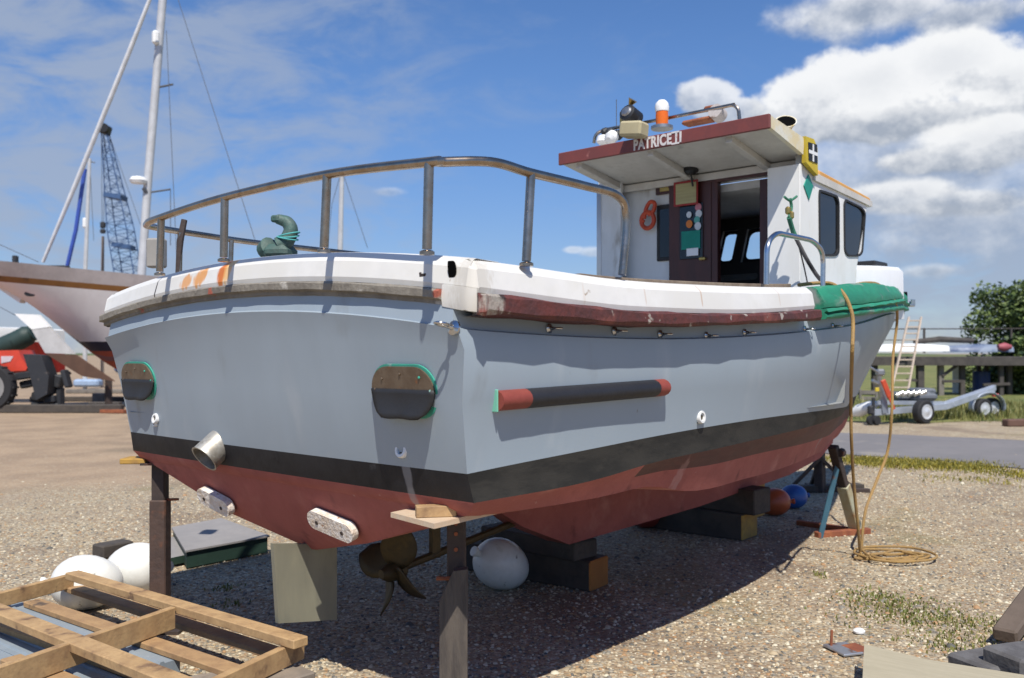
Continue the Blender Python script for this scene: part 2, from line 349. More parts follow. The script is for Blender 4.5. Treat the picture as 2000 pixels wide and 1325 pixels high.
ZRT = tab([-.12,.3,.65,.92,1.58,2.25,3.17,3.92,6,8.3], [1.829,1.81,1.796,1.797,1.812,1.853,1.925,1.98,2.11,2.2])
ZC = tab([-.12,.2,.64,1.36,2.43,3.4,4.8,6,8.3], [1.928,1.92,1.905,1.918,1.968,2.048,2.12,2.2,2.3])
zero = lambda x: 0.
curves = [  # x at transom, x at stem, half-breadth, height
    (.25, 5.9, lambda x: .04*min(1, (5.9-x)/1.0), tab([.25,.7,1.3,2.2,3,5,5.9], [.75,.86,.90,.80,.72,.70,.76])),
    (.15, 6.2, lambda x: .42*BCt(min(6.45, x+.15)), tab([.15,.7,1.3,2.2,3,5,6.2], [.86,.94,.96,.88,.82,.77,.84])),
    (.06, 6.4, lambda x: max(0, BCt(x)-.025) if x < 6.2 else BCt(x)*max(0, (6.4-x)/.2), tab([.04,.24,.74,1.15,1.38,2.1,3.1,5.2,6.42], [1.07,1.055,1.045,1.045,1.0,.978,.965,.88,.92])),
    (.04, 6.48, lambda x: BCt(x)+(.025 if 1.3 < x < 6 else 0) if x < 6.3 else .03*(6.48-x)/.18, tab([.04,.74,1.25,1.5,2.1,3,5.2,6.5], [1.082,1.10,1.112,1.104,1.106,1.085,.99,.99])),
    (.02, 6.6, lambda x: BWt(x+.1) if x < 6.55 else 0, tab([0,.65,1.0,1.55,2.5,3.2,3.9,5.6,6.6], [1.116,1.135,1.165,1.184,1.205,1.208,1.192,1.11,1.09])),
    (0., 6.7, BWt, tab([0,.2,.61,1.14,1.8,2.5,3.15,3.9,5.6,6.7], [1.215,1.229,1.253,1.278,1.294,1.294,1.282,1.255,1.20,1.2])),
    (-.045, 7.09, BMt, lambda x: 1.46+.004*x),
    (-.058, 7.72, lambda x: (BMt(x-.3 if x > .4 else x)*.35+.65*(BS(x)-.05))*(1 if x < 6.6 else (7.72-x)/1.12), lambda x: ZN(x)*.72+1.46*.28+.0*x if x < 5 else ZN(x)*.72+1.46*.28+.06*(x-5)/2.7),
    (-.08, 8.12, lambda x: max(0, BS(x)-.072) if x < 7.6 else (BS(7.6)-.072)*(8.12-x)/.52, ZN),
    (-.073, 8.10, lambda x: max(0, BS(x)-.099) if x < 7.6 else (BS(7.6)-.099)*(8.1-x)/.5, lambda x: ZN(x)+.006),
    (-.060, 8.2, lambda x: max(0, BS(x)-.110) if x < 7.6 else (BS(7.6)-.110)*(8.2-x)/.6, lambda x: ZRB(x)+.05),
]
NS = 56
def crown(k, q):       # height of the arched transom top, q = y / half breadth
    return {8: .09, 9: .09, 10: .09, 7: .05, 6: .012}.get(k, 0)*(1-q*q)
def hullrow(k, side):
    x0, x1, b, z = curves[k]; o = []
    for i in range(NS+1):
        t = i/NS; t = t+.06*math.sin(2*math.pi*t)*0; x = x0+(x1-x0)*t
        o.append(Vector((x+(-.032+(.02, .011, .003, .003, .003)[k-6]*(side*b(x)+1.3) if k >= 6 and x < .5 else 0)*(1-min(1, max(0, x)/.5)), side*b(x), z(x))))
    return o
hb = MB()
MI = [2, 2, 2, 4, 3, 0, 0, 0, 0, 0]      # material between rows: red, red, red, stained red, stained black, grey
for side in (-1, 1):
    rows = [hullrow(k, side) for k in range(len(curves))]
    if side == 1: rows = [r[::-1] for r in rows]
    n = NS+1; o = len(hb.v); hb.add([p for r in rows for p in r], [])
    for i in range(len(rows)-1):
        for k in range(n-1):
            st = (k if side == -1 else n-2-k); x = st/NS*6.6
            mi = MI[i]
            if i == 3 and x < .85: mi = 2
            if i == 4 and x < .0: mi = 1
            hb.f.append((o+i*n+k, o+i*n+k+1, o+(i+1)*n+k+1, o+(i+1)*n+k)); hb.m.append(mi)
# transom face
NC = 24; rows = []
for k in range(len(curves)):
    a = hullrow(k, -1)[0]; b = hullrow(k, 1)[0]; r = []
    for j in range(NC+1):
        q = -1+2*j/NC; p = a.lerp(b, j/NC); p.z += crown(k, q); p.x -= (.02 if k >= 5 else .012)*(1-q*q); r.append(p)
    rows.append(r[::-1])
hb.loft(rows, mis=[2, 2, 2, 2, 1, 0, 0, 0, 0, 0])
hull = hb.build('hull', [grey_hull, black_band, red_foul, black_dirty, red_dirty], boat, ang=28)
def xT(y, z):
    if z > 1.215: x = -(z-1.215)*.163
    elif z > 1.08: x = (1.215-z)*.3
    else: x = .04+(1.08-z)*.5
    return x-.018*(1-(y/1.25)**2)+(-.032+.013*(y+1.3) if z > 1.4 else 0)
def onT(px, py, off=0.):
    x = 0.
    for _ in range(6):
        p = P(px, py, x=x-off); x = xT(p.y, p.z)
    return P(px, py, x=x-off)
def sideB(x, z):      # half breadth of the topsides at height z
    zs = [curves[k][3](x) for k in range(3, 9)]; bs = [curves[k][2](x) for k in range(3, 9)]
    return float(np.interp(z, zs, bs))
def onS(px, py, off=0.):
    y = -1.3
    for _ in range(12):
        p = P(px, py, y=y-off); y = -sideB(p.x, p.z)
    return P(px, py, y=y-off)
# keel and skeg below the hull
kb = MB(); kr = []
for x, zt, zb, w in ((1.3,.92,.84,.05),(1.6,.9,.66,.08),(2.0,.84,.50,.10),(3.5,.71,.53,.10),(5.0,.72,.60,.09),(5.7,.76,.68,.06),(6.05,.84,.79,.03)):
    kr.append([Vector((x, -w, zt+.03)), Vector((x, -w*.85, zb)), Vector((x, w*.85, zb)), Vector((x, w, zt+.03))])
kb.loft(kr); kb.f.append((0, 1, 2, 3)); kb.m.append(0); kb.build('keel', red_foul, boat)
# deck
dk = MB(); rows = []
for i in range(40):
    x = -.02+8.0*i/39; b = max(.01, BS(x)-.16); z = 1.32 if x < 3.3 else ZC(x)-.05
    rows.append([Vector((x, -b, z)), Vector((x, 0, z+.02)), Vector((x, b, z))])
dk.loft(rows); dk.build('deck', mat('grey_deck_paint', (.3, .31, .31), .8), boat)
# gunwale moulding, swept round the stern
def gpath():
    o = []
    for i in range(76):
        x = 8.2-(8.2+.06)*i/75; o.append((x, -BS(x), 0, x))
    cx, r = .0, .13
    for k in range(1, 6):
        a = R_(90*k/6); o.append((-.06-.055*math.sin(a), -(BS(0)-.07)-.07*math.cos(a), 1, -.12))
    for j in range(31):
        y = -1.28+2.56*j/30; o.append((-.1106-.03*(1-(y/1.28)**2), y, 2, -.12))
    for k in range(1, 6):
        a = R_(90*(6-k)/6); o.append((-.06-.055*math.sin(a), (BS(0)-.07)+.07*math.cos(a), 3, -.12))
    for i in range(76):
        x = -.06+(8.2+.06)*i/75; o.append((x, BS(x), 4, x))
    return o
GP = gpath()
def gn(i):
    a = GP[max(0, i-1)]; b = GP[min(len(GP)-1, i+1)]; d = Vector((b[0]-a[0], b[1]-a[1], 0)).normalized(); return Vector((d.y, -d.x, 0))*-1
def gz(f, p):
    return f(p[3])+(.088*(1-(p[1]/1.30)**2) if p[2] in (1, 2, 3) else 0)
gnrm = [gn(i) for i in range(len(GP))]
if gnrm[20].y > 0: gnrm = [-n for n in gnrm]
def sweep(sel, prof, name, mats, mis=None, ang=40, wob=0., cap=True):
    idx = [i for i in range(len(GP)) if sel(GP[i])]
    mb = MB(); rows = []
    for pi, (off, zf) in enumerate(prof):
        rows.append([Vector((GP[i][0], GP[i][1], 0))+gnrm[i]*(off+(wob*math.sin(i*2.3+pi)*.5))+Vector((0, 0, zf(GP[i])+wob*math.sin(i*1.7+pi*2))) for i in idx])
    for r in rows:
        for j, i in enumerate(idx):
            if GP[i][2] == 0: r[j].y = min(r[j].y, -.004)
            elif GP[i][2] == 4: r[j].y = max(r[j].y, .004)
    mb.loft(rows, mis=mis)
    if cap:
        n = len(idx)
        for e in (0, n-1): mb.f.append(tuple(k*n+e for k in range(len(prof)))); mb.m.append(0)
    return mb.build(name, mats, boat, ang=ang)
zr = lambda p: gz(ZRT, p); zcf = lambda p: gz(ZC, p); zb = lambda p: gz(ZRB, p)
cprof = [(-.09, lambda p: zr(p)-.03), (-.022, lambda p: zr(p)-.012), (-.018, lambda p: zr(p)+.006), (-.030, lambda p: zcf(p)-.034), (-.036, lambda p: zcf(p)-.026), (-.060, lambda p: zcf(p)-.004), (-.072, lambda p: zcf(p)), (-.19, lambda p: zcf(p)-.004), (-.215, lambda p: zcf(p)-.012), (-.22, lambda p: zcf(p)-.05), (-.22, lambda p: 1.33 if (p[3] < 3.4 and p[2] in (0, 4) and p[3] > .25) or (p[2] == 2 and abs(p[1]) < 1.0) else zcf(p)-.1)]
sweep(lambda p: p[3] < 2.44, cprof, 'gunwale', [white_gel], ang=16)
gprof = [(-.09, lambda p: zr(p)-.03), (-.014, lambda p: zr(p)-.012), (-.010, lambda p: zr(p)+.02), (-.028, lambda p: zr(p)*.5+zcf(p)*.5), (-.05, lambda p: zcf(p)-.012), (-.075, lambda p: zcf(p)+.003), (-.2, lambda p: zcf(p)-.004), (-.22, lambda p: zcf(p)-.06)]
sweep(lambda p: p[3] > 2.40 and p[2] == 0, gprof, 'bow_gunwale', [green_guard], ang=50, wob=.002)
sweep(lambda p: p[3] > 2.40 and p[2] == 4, gprof, 'bow_gunwale', [green_guard], ang=50, wob=.002)
rprof = [(-.10, lambda p: zr(p)-.014), (.010, lambda p: zr(p)-.014), (.020, lambda p: zr(p)-.022), (.022, lambda p: zb(p)+.014), (.012, lambda p: zb(p)+.002), (-.10, lambda p: zb(p))]
sweep(lambda p: (p[2] == 0 and p[3] < 2.46) or (p[2] == 1 and p[0] > -.09), rprof, 'rub_rail', [brown_rail], ang=22, wob=.0035)
sweep(lambda p: p[2] == 4 and .02 < p[3] < 8.0, rprof, 'rub_rail', [brown_rail], ang=50, wob=.002)
bprof = [(-.10, lambda p: zr(p)-.014), (.0, lambda p: zr(p)-.018), (.012, lambda p: zr(p)-.032), (.0, lambda p: (zr(p)+zb(p))/2+.008), (-.012, lambda p: (zr(p)+zb(p))/2-.004), (.004, lambda p: zb(p)+.026), (.006, lambda p: zb(p)+.014), (-.006, lambda p: zb(p)), (-.10, lambda p: zb(p)-.002)]
sweep(lambda p: p[2] == 0 and p[3] > 2.44, bprof, 'bow_guard', [green_guard], ang=50, wob=.0025)
tprof = [(-.09, lambda p: zr(p)-.012), (-.002, lambda p: zr(p)-.013), (.006, lambda p: zr(p)-.02), (.006, lambda p: zr(p)-.044), (-.008, lambda p: zr(p)-.047), (-.016, lambda p: zr(p)-.05), (-.016, lambda p: zr(p)-.064), (-.03, lambda p: zr(p)-.068), (-.09, lambda p: zr(p)-.068)]
sweep(lambda p: (p[2] == 2 and p[1] > -1.2) or (p[2] == 3), tprof, 'transom_rub_rail', [old_wood], ang=25, wob=.0015)
# white corner casting
cb = MB(); rows = []
ci = [i for i in range(len(GP)) if (GP[i][2] == 1 and GP[i][0] < -.08) or (GP[i][2] == 2 and GP[i][1] < -1.19)]
for off, dz in ((-.08, .004), (-.014, .002), (-.010, -.04), (-.014, -.072), (-.07, -.076)):
    rows.append([Vector((GP[i][0], GP[i][1], zr(GP[i])+dz+(.012*math.sin(j*3.1) if dz < -.03 else 0)))+gnrm[i]*off for j, i in enumerate(ci)])
cb.loft(rows); n = len(ci)
for e in (0, n-1): cb.f.append(tuple(k*n+e for k in range(5))); cb.m.append(0)
cb.build('corner_plate', white_gel, boat)
# brown inside capping along the starboard cockpit
cp = MB(); pts = [Vector((x, -BS(x)+.20, ZC(x)+.012)) for x in np.linspace(.62, 2.42, 16)]
for a, b in zip(pts[:-1], pts[1:]): cp.beam(a, b, .06, .022, bev=.003)
cp.build('cockpit_capping', mat('worn_capping_wood', (.22, .17, .12), .7, col2=(.14, .10, .07), scale=8), boat)
# black disc painting in the hawse hole's shade, and its small neighbour in the stern coaming
p0 = P(880, 526, x=-.091)
hz = MB(); Mh = frame_M(p0, (0.06, -1, 0), (-.12, 0, 1))
hz.prism([(.026*math.cos(a)*(1 if math.cos(a) > 0 else .35), .031*math.sin(a)+.004*math.sin(3*a)) for a in np.linspace(0, 2*math.pi, 24, endpoint=False)], .004, Mh)
hz.build('hawse_shade_disc', void_m, boat)
hz = MB(); p0 = P(826, 538, x=-.095); hz.box(p0, (.006, .03, .012), .1, bev=.002); hz.box(p0+Vector((0, .012, .006)), (.007, .01, .01), bev=.002)
hz.build('broken_fitting', post_steel, boat)
# stainless guard rail round the stern
gr = MB()
top = [P(1215, 537, y=-1.33), P(1223, 425, y=-1.33), P(1206, 383, y=-1.33), P(1140, 363, y=-1.33), P(1036, 338, y=-1.33), P(960, 317, y=-1.32), Vector((-.15, -1.24, 2.232)), P(838, 317, x=-.2), P(640, 341, x=-.2), P(438, 386, x=-.2), Vector((-.19, .62, 2.222)), Vector((-.16, .72, 2.213)), Vector((-.05, .80, 2.213)), Vector((.25, 1.14, 2.268)), P(505, 475, y=1.25), Vector((1.6, 1.28, 2.26))]
top[10] = P(312, 426, x=-.19); top[11] = P(288, 437, x=-.13); top[12] = P(300, 444, x=.02); top[13] = P(400, 460, y=1.2)
gr.tube(cr(top, 8), .0165, 12)
rail = gr.build('guard_rail', steel, boat)
def stan(a, b, r=.016, m=steel):
    mb = MB(); a, b = Vector(a), Vector(b); mb.tube([a, a.lerp(b, .5), b], r, 12); mb.lathe([(.024, -.01), (.024, .0), (.018, .004)], Matrix.Translation(b-Vector((0, 0, .008))), 14)
    return mb.build('stanchion', m, rail)
stan(P(838, 319, x=-.2), P(834, 487, x=-.2)); stan(P(639, 342, x=-.2), P(633, 484, x=-.2)); stan(P(439, 387, x=-.2), P(437, 503, x=-.2)); stan(P(315, 427, x=-.19), P(312, 531, x=-.19))
stan(P(1037, 340, y=-1.33), P(1028, 510, y=-1.33))
stan(P(352, 455, y=1.0), P(350, 540, y=1.0), .014); stan(P(452, 470, y=1.23), P(450, 530, y=1.23), .014)
# small starboard grab rail by the wheelhouse
gb = MB(); yb = -1.30
gb.tube(fillet([P(1497, 556, y=yb), P(1498, 475, y=yb), P(1516, 455, y=yb), P(1588, 470, y=yb), P(1608, 492, y=yb), P(1607, 560, y=yb)], .09, 7), .014, 10)
gb.build('grab_rail', steel_clean, boat)
# port covers (scuppers) in the transom
def scupper(px, py, w, h, lab):
    p = onT(px, py); M = frame_M(p, (.02, -1, 0), (-.2, 0, 1))
    b = MB(); b.prism(rr(w*1.03, h*1.04, h*.51, 8), .006, M @ Matrix.Translation((.004, .004, -.002)))
    root = b.build('scupper_cover', teal_paint, boat, label=lab)
    u = MB(); o = [q for q in rr(w, h, h*.495, 8)]
    up = [(x, max(y, -.0)) for x, y in o if y > -.02]; up = [(x, y) for x, y in o if y >= 0]; up = sorted(up, key=lambda q: math.atan2(q[1]+.05, q[0])); up = [(w/2, .0)]+up+[(-w/2, .0)]
    u.prism(up, .005, M, z0=.005); u.build('upper_plate', brown_plate, root)
    f = MB(); rows = []; N = 12
    for j in range(7):
        v = j/6; y = .012-v*(h/2+.006); hw = (w/2-h/2)+h/2*math.sqrt(max(0, 1-(v*.97)**2))
        lift = .010+.032*v*v
        rows.append([M @ Vector((hw*(-1+2*k/N), y, lift+.004*math.sin(k*.8)*v)) for k in range(N+1)])
    f.loft(rows); f.build('rubber_flap', black_rub, root, solid=.007)
    for x, y in ((-.3, .26), (0, .36), (.3, .3), (-.44, .05), (.44, .05)):
        bl = MB(); bl.lathe([(.005, 0), (.005, .003), (.002, .005)], M @ Matrix.Translation((x*w, y*h, .010)), 8); bl.build('bolt', brown_plate if x < .2 else teal_paint, root)
scupper(790, 766, .315, .182, None); scupper(272, 745, .315, .182, None)
# exhaust outlet
p = onT(424, 872); ax = Vector((-.78, .04, -.62)).normalized(); X = Vector((0, 1, 0)); M = frame_M(p, X, ax.cross(X))
if (M.to_3x3() @ Vector((0, 0, 1))).dot(ax) < 0: M = frame_M(p, X, -ax.cross(X))
e = MB(); e.lathe([(.066, -.06), (.068, .08), (.071, .082), (.063, .082), (.062, .0), (.0, .0)], M, 24); e.build('exhaust_pipe', mat('stainless_exhaust', (.50, .48, .43), .5, .6, col2=(.30, .27, .22), scale=10, stain=[((.12, .1, .08), 8, .58, .7)]), boat)
# zinc anodes
for a, b in (((403, 968), (440, 988)), ((622, 1013), (677, 1036))):
    A = onT(*a, .02); B = onT(*b, .02); d = (B-A); M = frame_M((A+B)/2+Vector((.01, 0, 0)), d, Vector((-.3, 0, 1)))
    z = MB(); z.prism(rr(d.length+.10, .082, .04, 6), .034, M, z0=-.006)
    an = z.build('anode', anode_zinc, boat)
    for s in (-.38, .36): h = MB(); h.lathe([(.009, 0), (.009, .003)], M @ Matrix.Translation((d.length*s*1.2, -.006, .027)), 10); h.build('bolt', post_steel, an)
def drain(p, nrm, r, m1=white_p):
    Z = Vector(nrm).normalized(); X = Vector((Z.y, -Z.x, 0)).normalized(); M = frame_M(p, X, Z.cross(X))
    d = MB(); d.lathe([(r, -.004), (r, .006), (r*.9, .012), (r*.6, .012), (r*.55, .002), (.001, .002)], M, 20)
    o = d.build('skin_fitting', m1, boat)
    q = MB(); q.lathe([(r*.55, 0), (r*.5, .0035)], M, 14); q.build('bore', bronze, o)
nT = (-1, 0, .2)
drain(onT(786, 879), nT, .03); drain(onT(305, 818), nT, .026); drain(onT(305, 828), nT, .014)
drain(onS(1368, 815), (0, -1, .08), .03)
# mooring eyes
def eye(p, nrm, s=1.):
    Z = Vector(nrm).normalized(); X = Vector((Z.y, -Z.x, 0)).normalized(); M = frame_M(p, X, Z.cross(X))
    e = MB(); e.lathe([(.02*s, -.003), (.02*s, .004), (.008*s, .01), (.006*s, .03*s)], M, 14)
    e.tube([M @ Vector((.016*s*math.cos(a), -.0*s, .045*s+.018*s*math.sin(a))) for a in np.linspace(0, 2*math.pi, 14, endpoint=False)], .0045*s, 8, closed=True)
    return e.build('mooring_eye', steel_clean, boat)
eye(onT(887, 641), nT, 1.25)
for px, py in ((1072, 642), (1200, 647), (1289, 653), (1379, 656), (1454, 650), (1571, 643), (1626, 637)):
    y = -1.36
    for _ in range(8):
        q = P(px, py, y=y); y = -(BS(q.x)-.10)
    eye(P(px, py, y=y), (0, -1, 0), .9)
# rubbing strip on the starboard side
A = onS(967, 783); B = onS(1294, 757)
st = []; 
for t in np.linspace(0, 1, 15):
    q = A.lerp(B, t); q.y = -sideB(q.x, q.z)+.004; st.append(q)
def half_round(pts, r, h):
    rows = []
    for k in range(9):
        a = R_(-90+180*k/8); rows.append([p+Vector((0, -r*math.cos(a), h*math.sin(a))) for p in pts])
    rows.append([p+Vector((0, .02, h)) for p in pts]); rows.insert(0, [p+Vector((0, .02, -h)) for p in pts]); return rows
sb = MB(); rows = half_round(st, .046, .036); sb.loft(rows)
for e in (0, 14): sb.f.append(tuple(k*15+e for k in range(11))); sb.m.append(0)
for i in range(len(sb.f)):
    q = sum((sb.v[k].x for k in sb.f[i]), 0)/len(sb.f[i]); t = (q-A.x)/(B.x-A.x); sb.m[i] = 1 if (t < .13 or t > .9) else 0
strip = sb.build('rubbing_strip', [mat('worn_black_paint', (.018, .018, .022), .55, scale=5, bump=.2, stain=[((.35, .36, .36), 14, .70, .76)]), mat('worn_red_paint', (.25, .05, .035), .6, scale=7, bump=.2, stain=[((.6, .55, .5), 12, .66, .72)])], boat, ang=60)
tp = MB(); tp.beam(st[0]+Vector((-.004, -.006, -.038)), st[0]+Vector((-.004, -.006, .038)), .007, .03, bev=.002, up=(0, 1, 0)); tp.tube([p+Vector((0, -.004, .0375)) for p in st], .0022, 6)
tp.build('sealant', mat('mint_sealant', (.2, .55, .4), .5), strip)
# rudder
rb = MB(); q = [P(531, 1062, y=.0), P(655, 1062, y=.0), P(655, 1210, y=.0), P(541, 1217, y=.0)]
rb.add([v+Vector((0, s*w, 0)) for s, w in ((-1, .012), (1, .012)) for v in q], [(0, 1, 2, 3), (7, 6, 5, 4), (0, 4, 5, 1), (1, 5, 6, 2), (2, 6, 7, 3), (3, 7, 4, 0)])
rud = rb.build('rudder', rudder_m, boat); rs = MB(); rs.tube([(.28, 0, .80), (.28, 0, .95)], .022, 12); rs.build('rudder_stock', bronze, rud)
# propeller and shaft
pc = Vector((.72, 0, .56)); pr = MB(); pr.lathe([(.02, -.07), (.04, -.03), (.045, .05), (.03, .07)], frame_M(pc, (0, 1, 0), (0, 0, 1)), 16)
for k in range(4):
    a = R_(20+90*k); rows = []
    for j in range(8):
        t = j/7; r = .035+.19*t; w = .10*math.sin(math.pi*(.12+.78*t))**.7; tw = R_(62-32*t)
        rows.append([pc+Vector((s*w*math.cos(tw)*.8, math.cos(a)*r-math.sin(a)*s*w*math.sin(tw), math.sin(a)*r+math.cos(a)*s*w*math.sin(tw))) for s in (-1, -.5, 0, .5, 1)])
    pr.loft(rows)
prop = pr.build('propeller', bronze, boat, solid=.008)
sh = MB(); sh.tube([(.70, 0, .56), (2.0, 0, .72)], .02, 10); sh.beam((1.0, 0, .58), (1.0, 0, .84), .03, .06, up=(1, 0, 0)); sh.build('shaft', bronze, boat)
# foredeck cabin trunk
tk = MB(); rows = []
for x, w in ((4.4, .80), (5.2, .73), (5.8, .63), (6.4, .50), (6.75, .43), (6.86, .40), (6.9, .3)):
    e = 1 if x < 6.8 else (.97 if x < 6.88 else .9); zt = (2.20+.075*(x-4.6))+.09; zt0 = 1.98+.03*(x-4.6)
    zt = zt0+(zt-zt0)*e
    rows.append([Vector((x, -w, zt0-.1)), Vector((x, -w+.01, zt-.05)), Vector((x, -w+.05, zt-.008)), Vector((x, 0, zt+.03)), Vector((x, w-.05, zt-.008)), Vector((x, w-.01, zt-.05)), Vector((x, w, zt0-.1))])
tk.loft(rows); tk.f.append(tuple(42+k for k in range(7))); tk.m.append(0); tk.build('cabin_trunk', white_p, boat, ang=50)
hb2 = MB(); p = P(1700, 518, y=-.35); hb2.box(p+Vector((.0, .0, .0)), (.32, .2, .05), bev=.01); hb2.build('deck_hatch', black_p, boat)
# ---------------- wheelhouse
YS = -.85; YP = .75
wh_pts = [P(1556, 562, y=YS), P(1556, 470, y=YS), P(1560, 303, y=YS), P(1592, 345, y=YS), P(1688, 402, y=YS), P(1668, 522, y=YS), P(1655, 575, y=YS)]
XB = 3.56
def panel(us, vs, fn, holes, th, inward):
    mb = MB(); nu, nv = len(us), len(vs); on = lambda i, j: 0 <= i < nu-1 and 0 <= j < nv-1 and (i, j) not in holes
    inw = Vector(inward)*th; V = [[fn(u, v) for v in vs] for u in us]
    for i in range(nu-1):
        for j in range(nv-1):
            if not on(i, j): continue
            a, b, cc, d = V[i][j], V[i+1][j], V[i+1][j+1], V[i][j+1]
            mb.add([a, b, cc, d], [(0, 1, 2, 3)]); mb.add([a+inw, b+inw, cc+inw, d+inw], [(3, 2, 1, 0)])
            for (di, dj, p, q) in ((-1, 0, d, a), (1, 0, b, cc), (0, -1, a, b), (0, 1, cc, d)):
                if not on(i+di, j+dj): mb.add([p, q, q+inw, p+inw], [(0, 1, 2, 3)])
    return mb
# starboard and port side walls: outline in photo as seen on the starboard side, mirrored to port
zl = lambda p: Vector((p.x, p.z))
zbot = 1.85; xa = wh_pts[0].x; xr = wh_pts[2].x; xf_t = wh_pts[4].x; xf_b = wh_pts[5].x
def wallpoly(port=False):
    if port: return [(3.44, zbot), (3.44, wh_pts[2].z+.0), (wh_pts[3].x, wh_pts[3].z+.0), (xf_t, wh_pts[4].z), (xf_b, wh_pts[5].z), (xf_b-.05, zbot)]
    return [(xa, zbot), (xa, wh_pts[1].z), (xr, wh_pts[2].z+.02), (wh_pts[3].x, wh_pts[3].z+.0), (xf_t, wh_pts[4].z), (xf_b, wh_pts[5].z), (xf_b-.05, zbot)]
win_px = [[(1594, 372), (1628, 384), (1632, 396), (1632, 494), (1626, 500), (1600, 500), (1594, 492), (1593, 384)], [(1645, 391), (1676, 406), (1684, 416), (1678, 494), (1672, 501), (1650, 501), (1643, 492), (1642, 400)]]
wins = [[zl(P(*q, y=YS)) for q in w] for w in win_px]
wh = bpy.data.objects.new('wheelhouse', None); COL.objects.link(wh); wh.parent = boat; wh['_o'] = (0, 0, 0)
def poly_with_holes(outer, holes, y, th, name, m):
    """a flat wall: 2-D curve with holes, turned into a mesh"""
    cu = bpy.data.curves.new(name, 'CURVE'); cu.dimensions = '2D'; cu.fill_mode = 'BOTH'; cu.extrude = th/2
    for pl in [outer]+holes:
        s = cu.splines.new('POLY'); s.points.add(len(pl)-1); s.use_cyclic_u = True
        for i, q in enumerate(pl): s.points[i].co = (q[0], q[1], 0, 1)
    ob = bpy.data.objects.new(name, cu); dg = bpy.context.evaluated_depsgraph_get(); COL.objects.link(ob); dg.update()
    me = bpy.data.meshes.new_from_object(ob.evaluated_get(bpy.context.evaluated_depsgraph_get())); bpy.data.objects.remove(ob); bpy.data.curves.remove(cu)
    M = Matrix(((1, 0, 0, 0), (0, 0, 1, y), (0, 1, 0, 0), (0, 0, 0, 1))); me.transform(M); me.materials.clear(); me.materials.append(m)
    o = bpy.data.objects.new(name, me); COL.objects.link(o); return o
def rounded(poly, r=.04):
    pts = [Vector((q[0], q[1], 0)) for q in poly]; n = len(pts); out = []
    for i in range(n):
        a, b, d = pts[i-1], pts[i], pts[(i+1) % n]; u, w = a-b, d-b; q = min(r, u.length*.45, w.length*.45)
        for t in (0, .25, .5, .75, 1): 
            A = b+u.normalized()*q; B = b+w.normalized()*q; z = A*(1-t)**2+b*2*t*(1-t)+B*t*t; out.append((z.x, z.y))
    return out
holes = [rounded([(v.x, v.y) for v in w]) for w in wins]
for y, m in ((YS, white_side), (YP, white_port)):
    o = poly_with_holes(wallpoly(y > 0), holes, y, .04, 'side_wall', m); o.parent = wh; o['_o'] = (0, 0, 0)
    for w in holes:
        cx = sum(q[0] for q in w)/len(w); cz = sum(q[1] for q in w)/len(w)
        inn = [(cx+(q[0]-cx)*.93, cz+(q[1]-cz)*.95) for q in w]; ex = [(cx+(q[0]-cx)*1.03, cz+(q[1]-cz)*1.02) for q in w]
        sgn = -1 if y < 0 else 1; M = Matrix(((1, 0, 0, 0), (0, 0, sgn, y+sgn*.014), (0, 1, 0, 0), (0, 0, 0, 1)))
        f = MB(); f.prism(ex, .014, M, hole=inn); fr = f.build('window', black_rub, wh)
        g = MB(); g.prism(inn, .006, M, z0=-.004); g.build('pane', glass_dark, fr)
# aft bulkhead with doorway, door frame, wing flanges
zt_b = P(1400, 342, x=XB).z
bh = panel([-.835, P(1502, 450, x=XB).y, P(1398, 450, x=XB).y, .74], [1.5, 1.62, P(1450, 352, x=XB).z, zt_b+.02], lambda u, v: Vector((XB, u, v)), {(1, 1)}, .04, (1, 0, 0))
bh.build('bulkhead', white_port, wh)
pf = MB(); pf.box((3.46, .655, 2.25), (.03, .21, 1.5), bev=.004); pf.build('wing_flange', white_port, wh)
yf = P(1507, 450, x=xa+.015).y; pf = MB(); pf.box((xa+.011, (yf+YS-.003)/2, 2.27), (.03, abs(yf-YS)+.046, 1.14), bev=.004); pf.build('wing_flange', white_side, wh)
def bx(px0, py0, px1, py1, x, th, m, name, par, bev=.003):
    a = P(px0, py0, x=x); b = P(px1, py1, x=x); a2 = P(px0, py1, x=x)
    mb = MB(); zc1 = (P((px0+px1)/2, py0, x=x).z, P((px0+px1)/2, py1, x=x).z)
    mb.box((x-th/2, (a.y+b.y)/2, sum(zc1)/2), (th, abs(a.y-b.y), abs(zc1[0]-zc1[1])), bev=bev); return mb.build(name, m, par)
bx(1490, 352, 1508, 575, XB-.002, .05, door_wood, 'door_frame', wh); bx(1393, 352, 1408, 575, XB-.002, .05, door_wood, 'door_frame', wh); bx(1312, 343, 1506, 357, XB-.004, .05, door_wood, 'door_frame', wh)
dr = bx(1312, 362, 1394, 580, XB-.02, .04, door_wood, 'door', wh)
dp = bx(1328, 398, 1373, 506, XB-.064, .008, glass_dark, 'door_pane', dr)
wn = bx(1284, 400, 1318, 510, XB-.004, .014, black_rub, 'window', wh, bev=.01); bx(1289, 408, 1314, 503, XB-.019, .004, glass_dark, 'pane', wn)
dk2 = MB(); dk2.box((XB-.062, P(1382, 507, x=XB).y, P(1382, 507, x=XB).z), (.05, .05, .02), bev=.005); dk2.build('handle', brass, dr)
bx(1283, 362, 1316, 380, XB-.01, .02, door_wood, 'plaque', wh); bx(1289, 366, 1309, 374, XB-.031, .006, brass, 'brass_plate', wh)
xs = XB-.075
nb = bx(1317, 354, 1364, 402, 3.47, .012, red_frame, 'notice_board', wh); bx(1320, 358, 1360, 398, 3.4575, .004, notice, 'notice_sheet', nb)
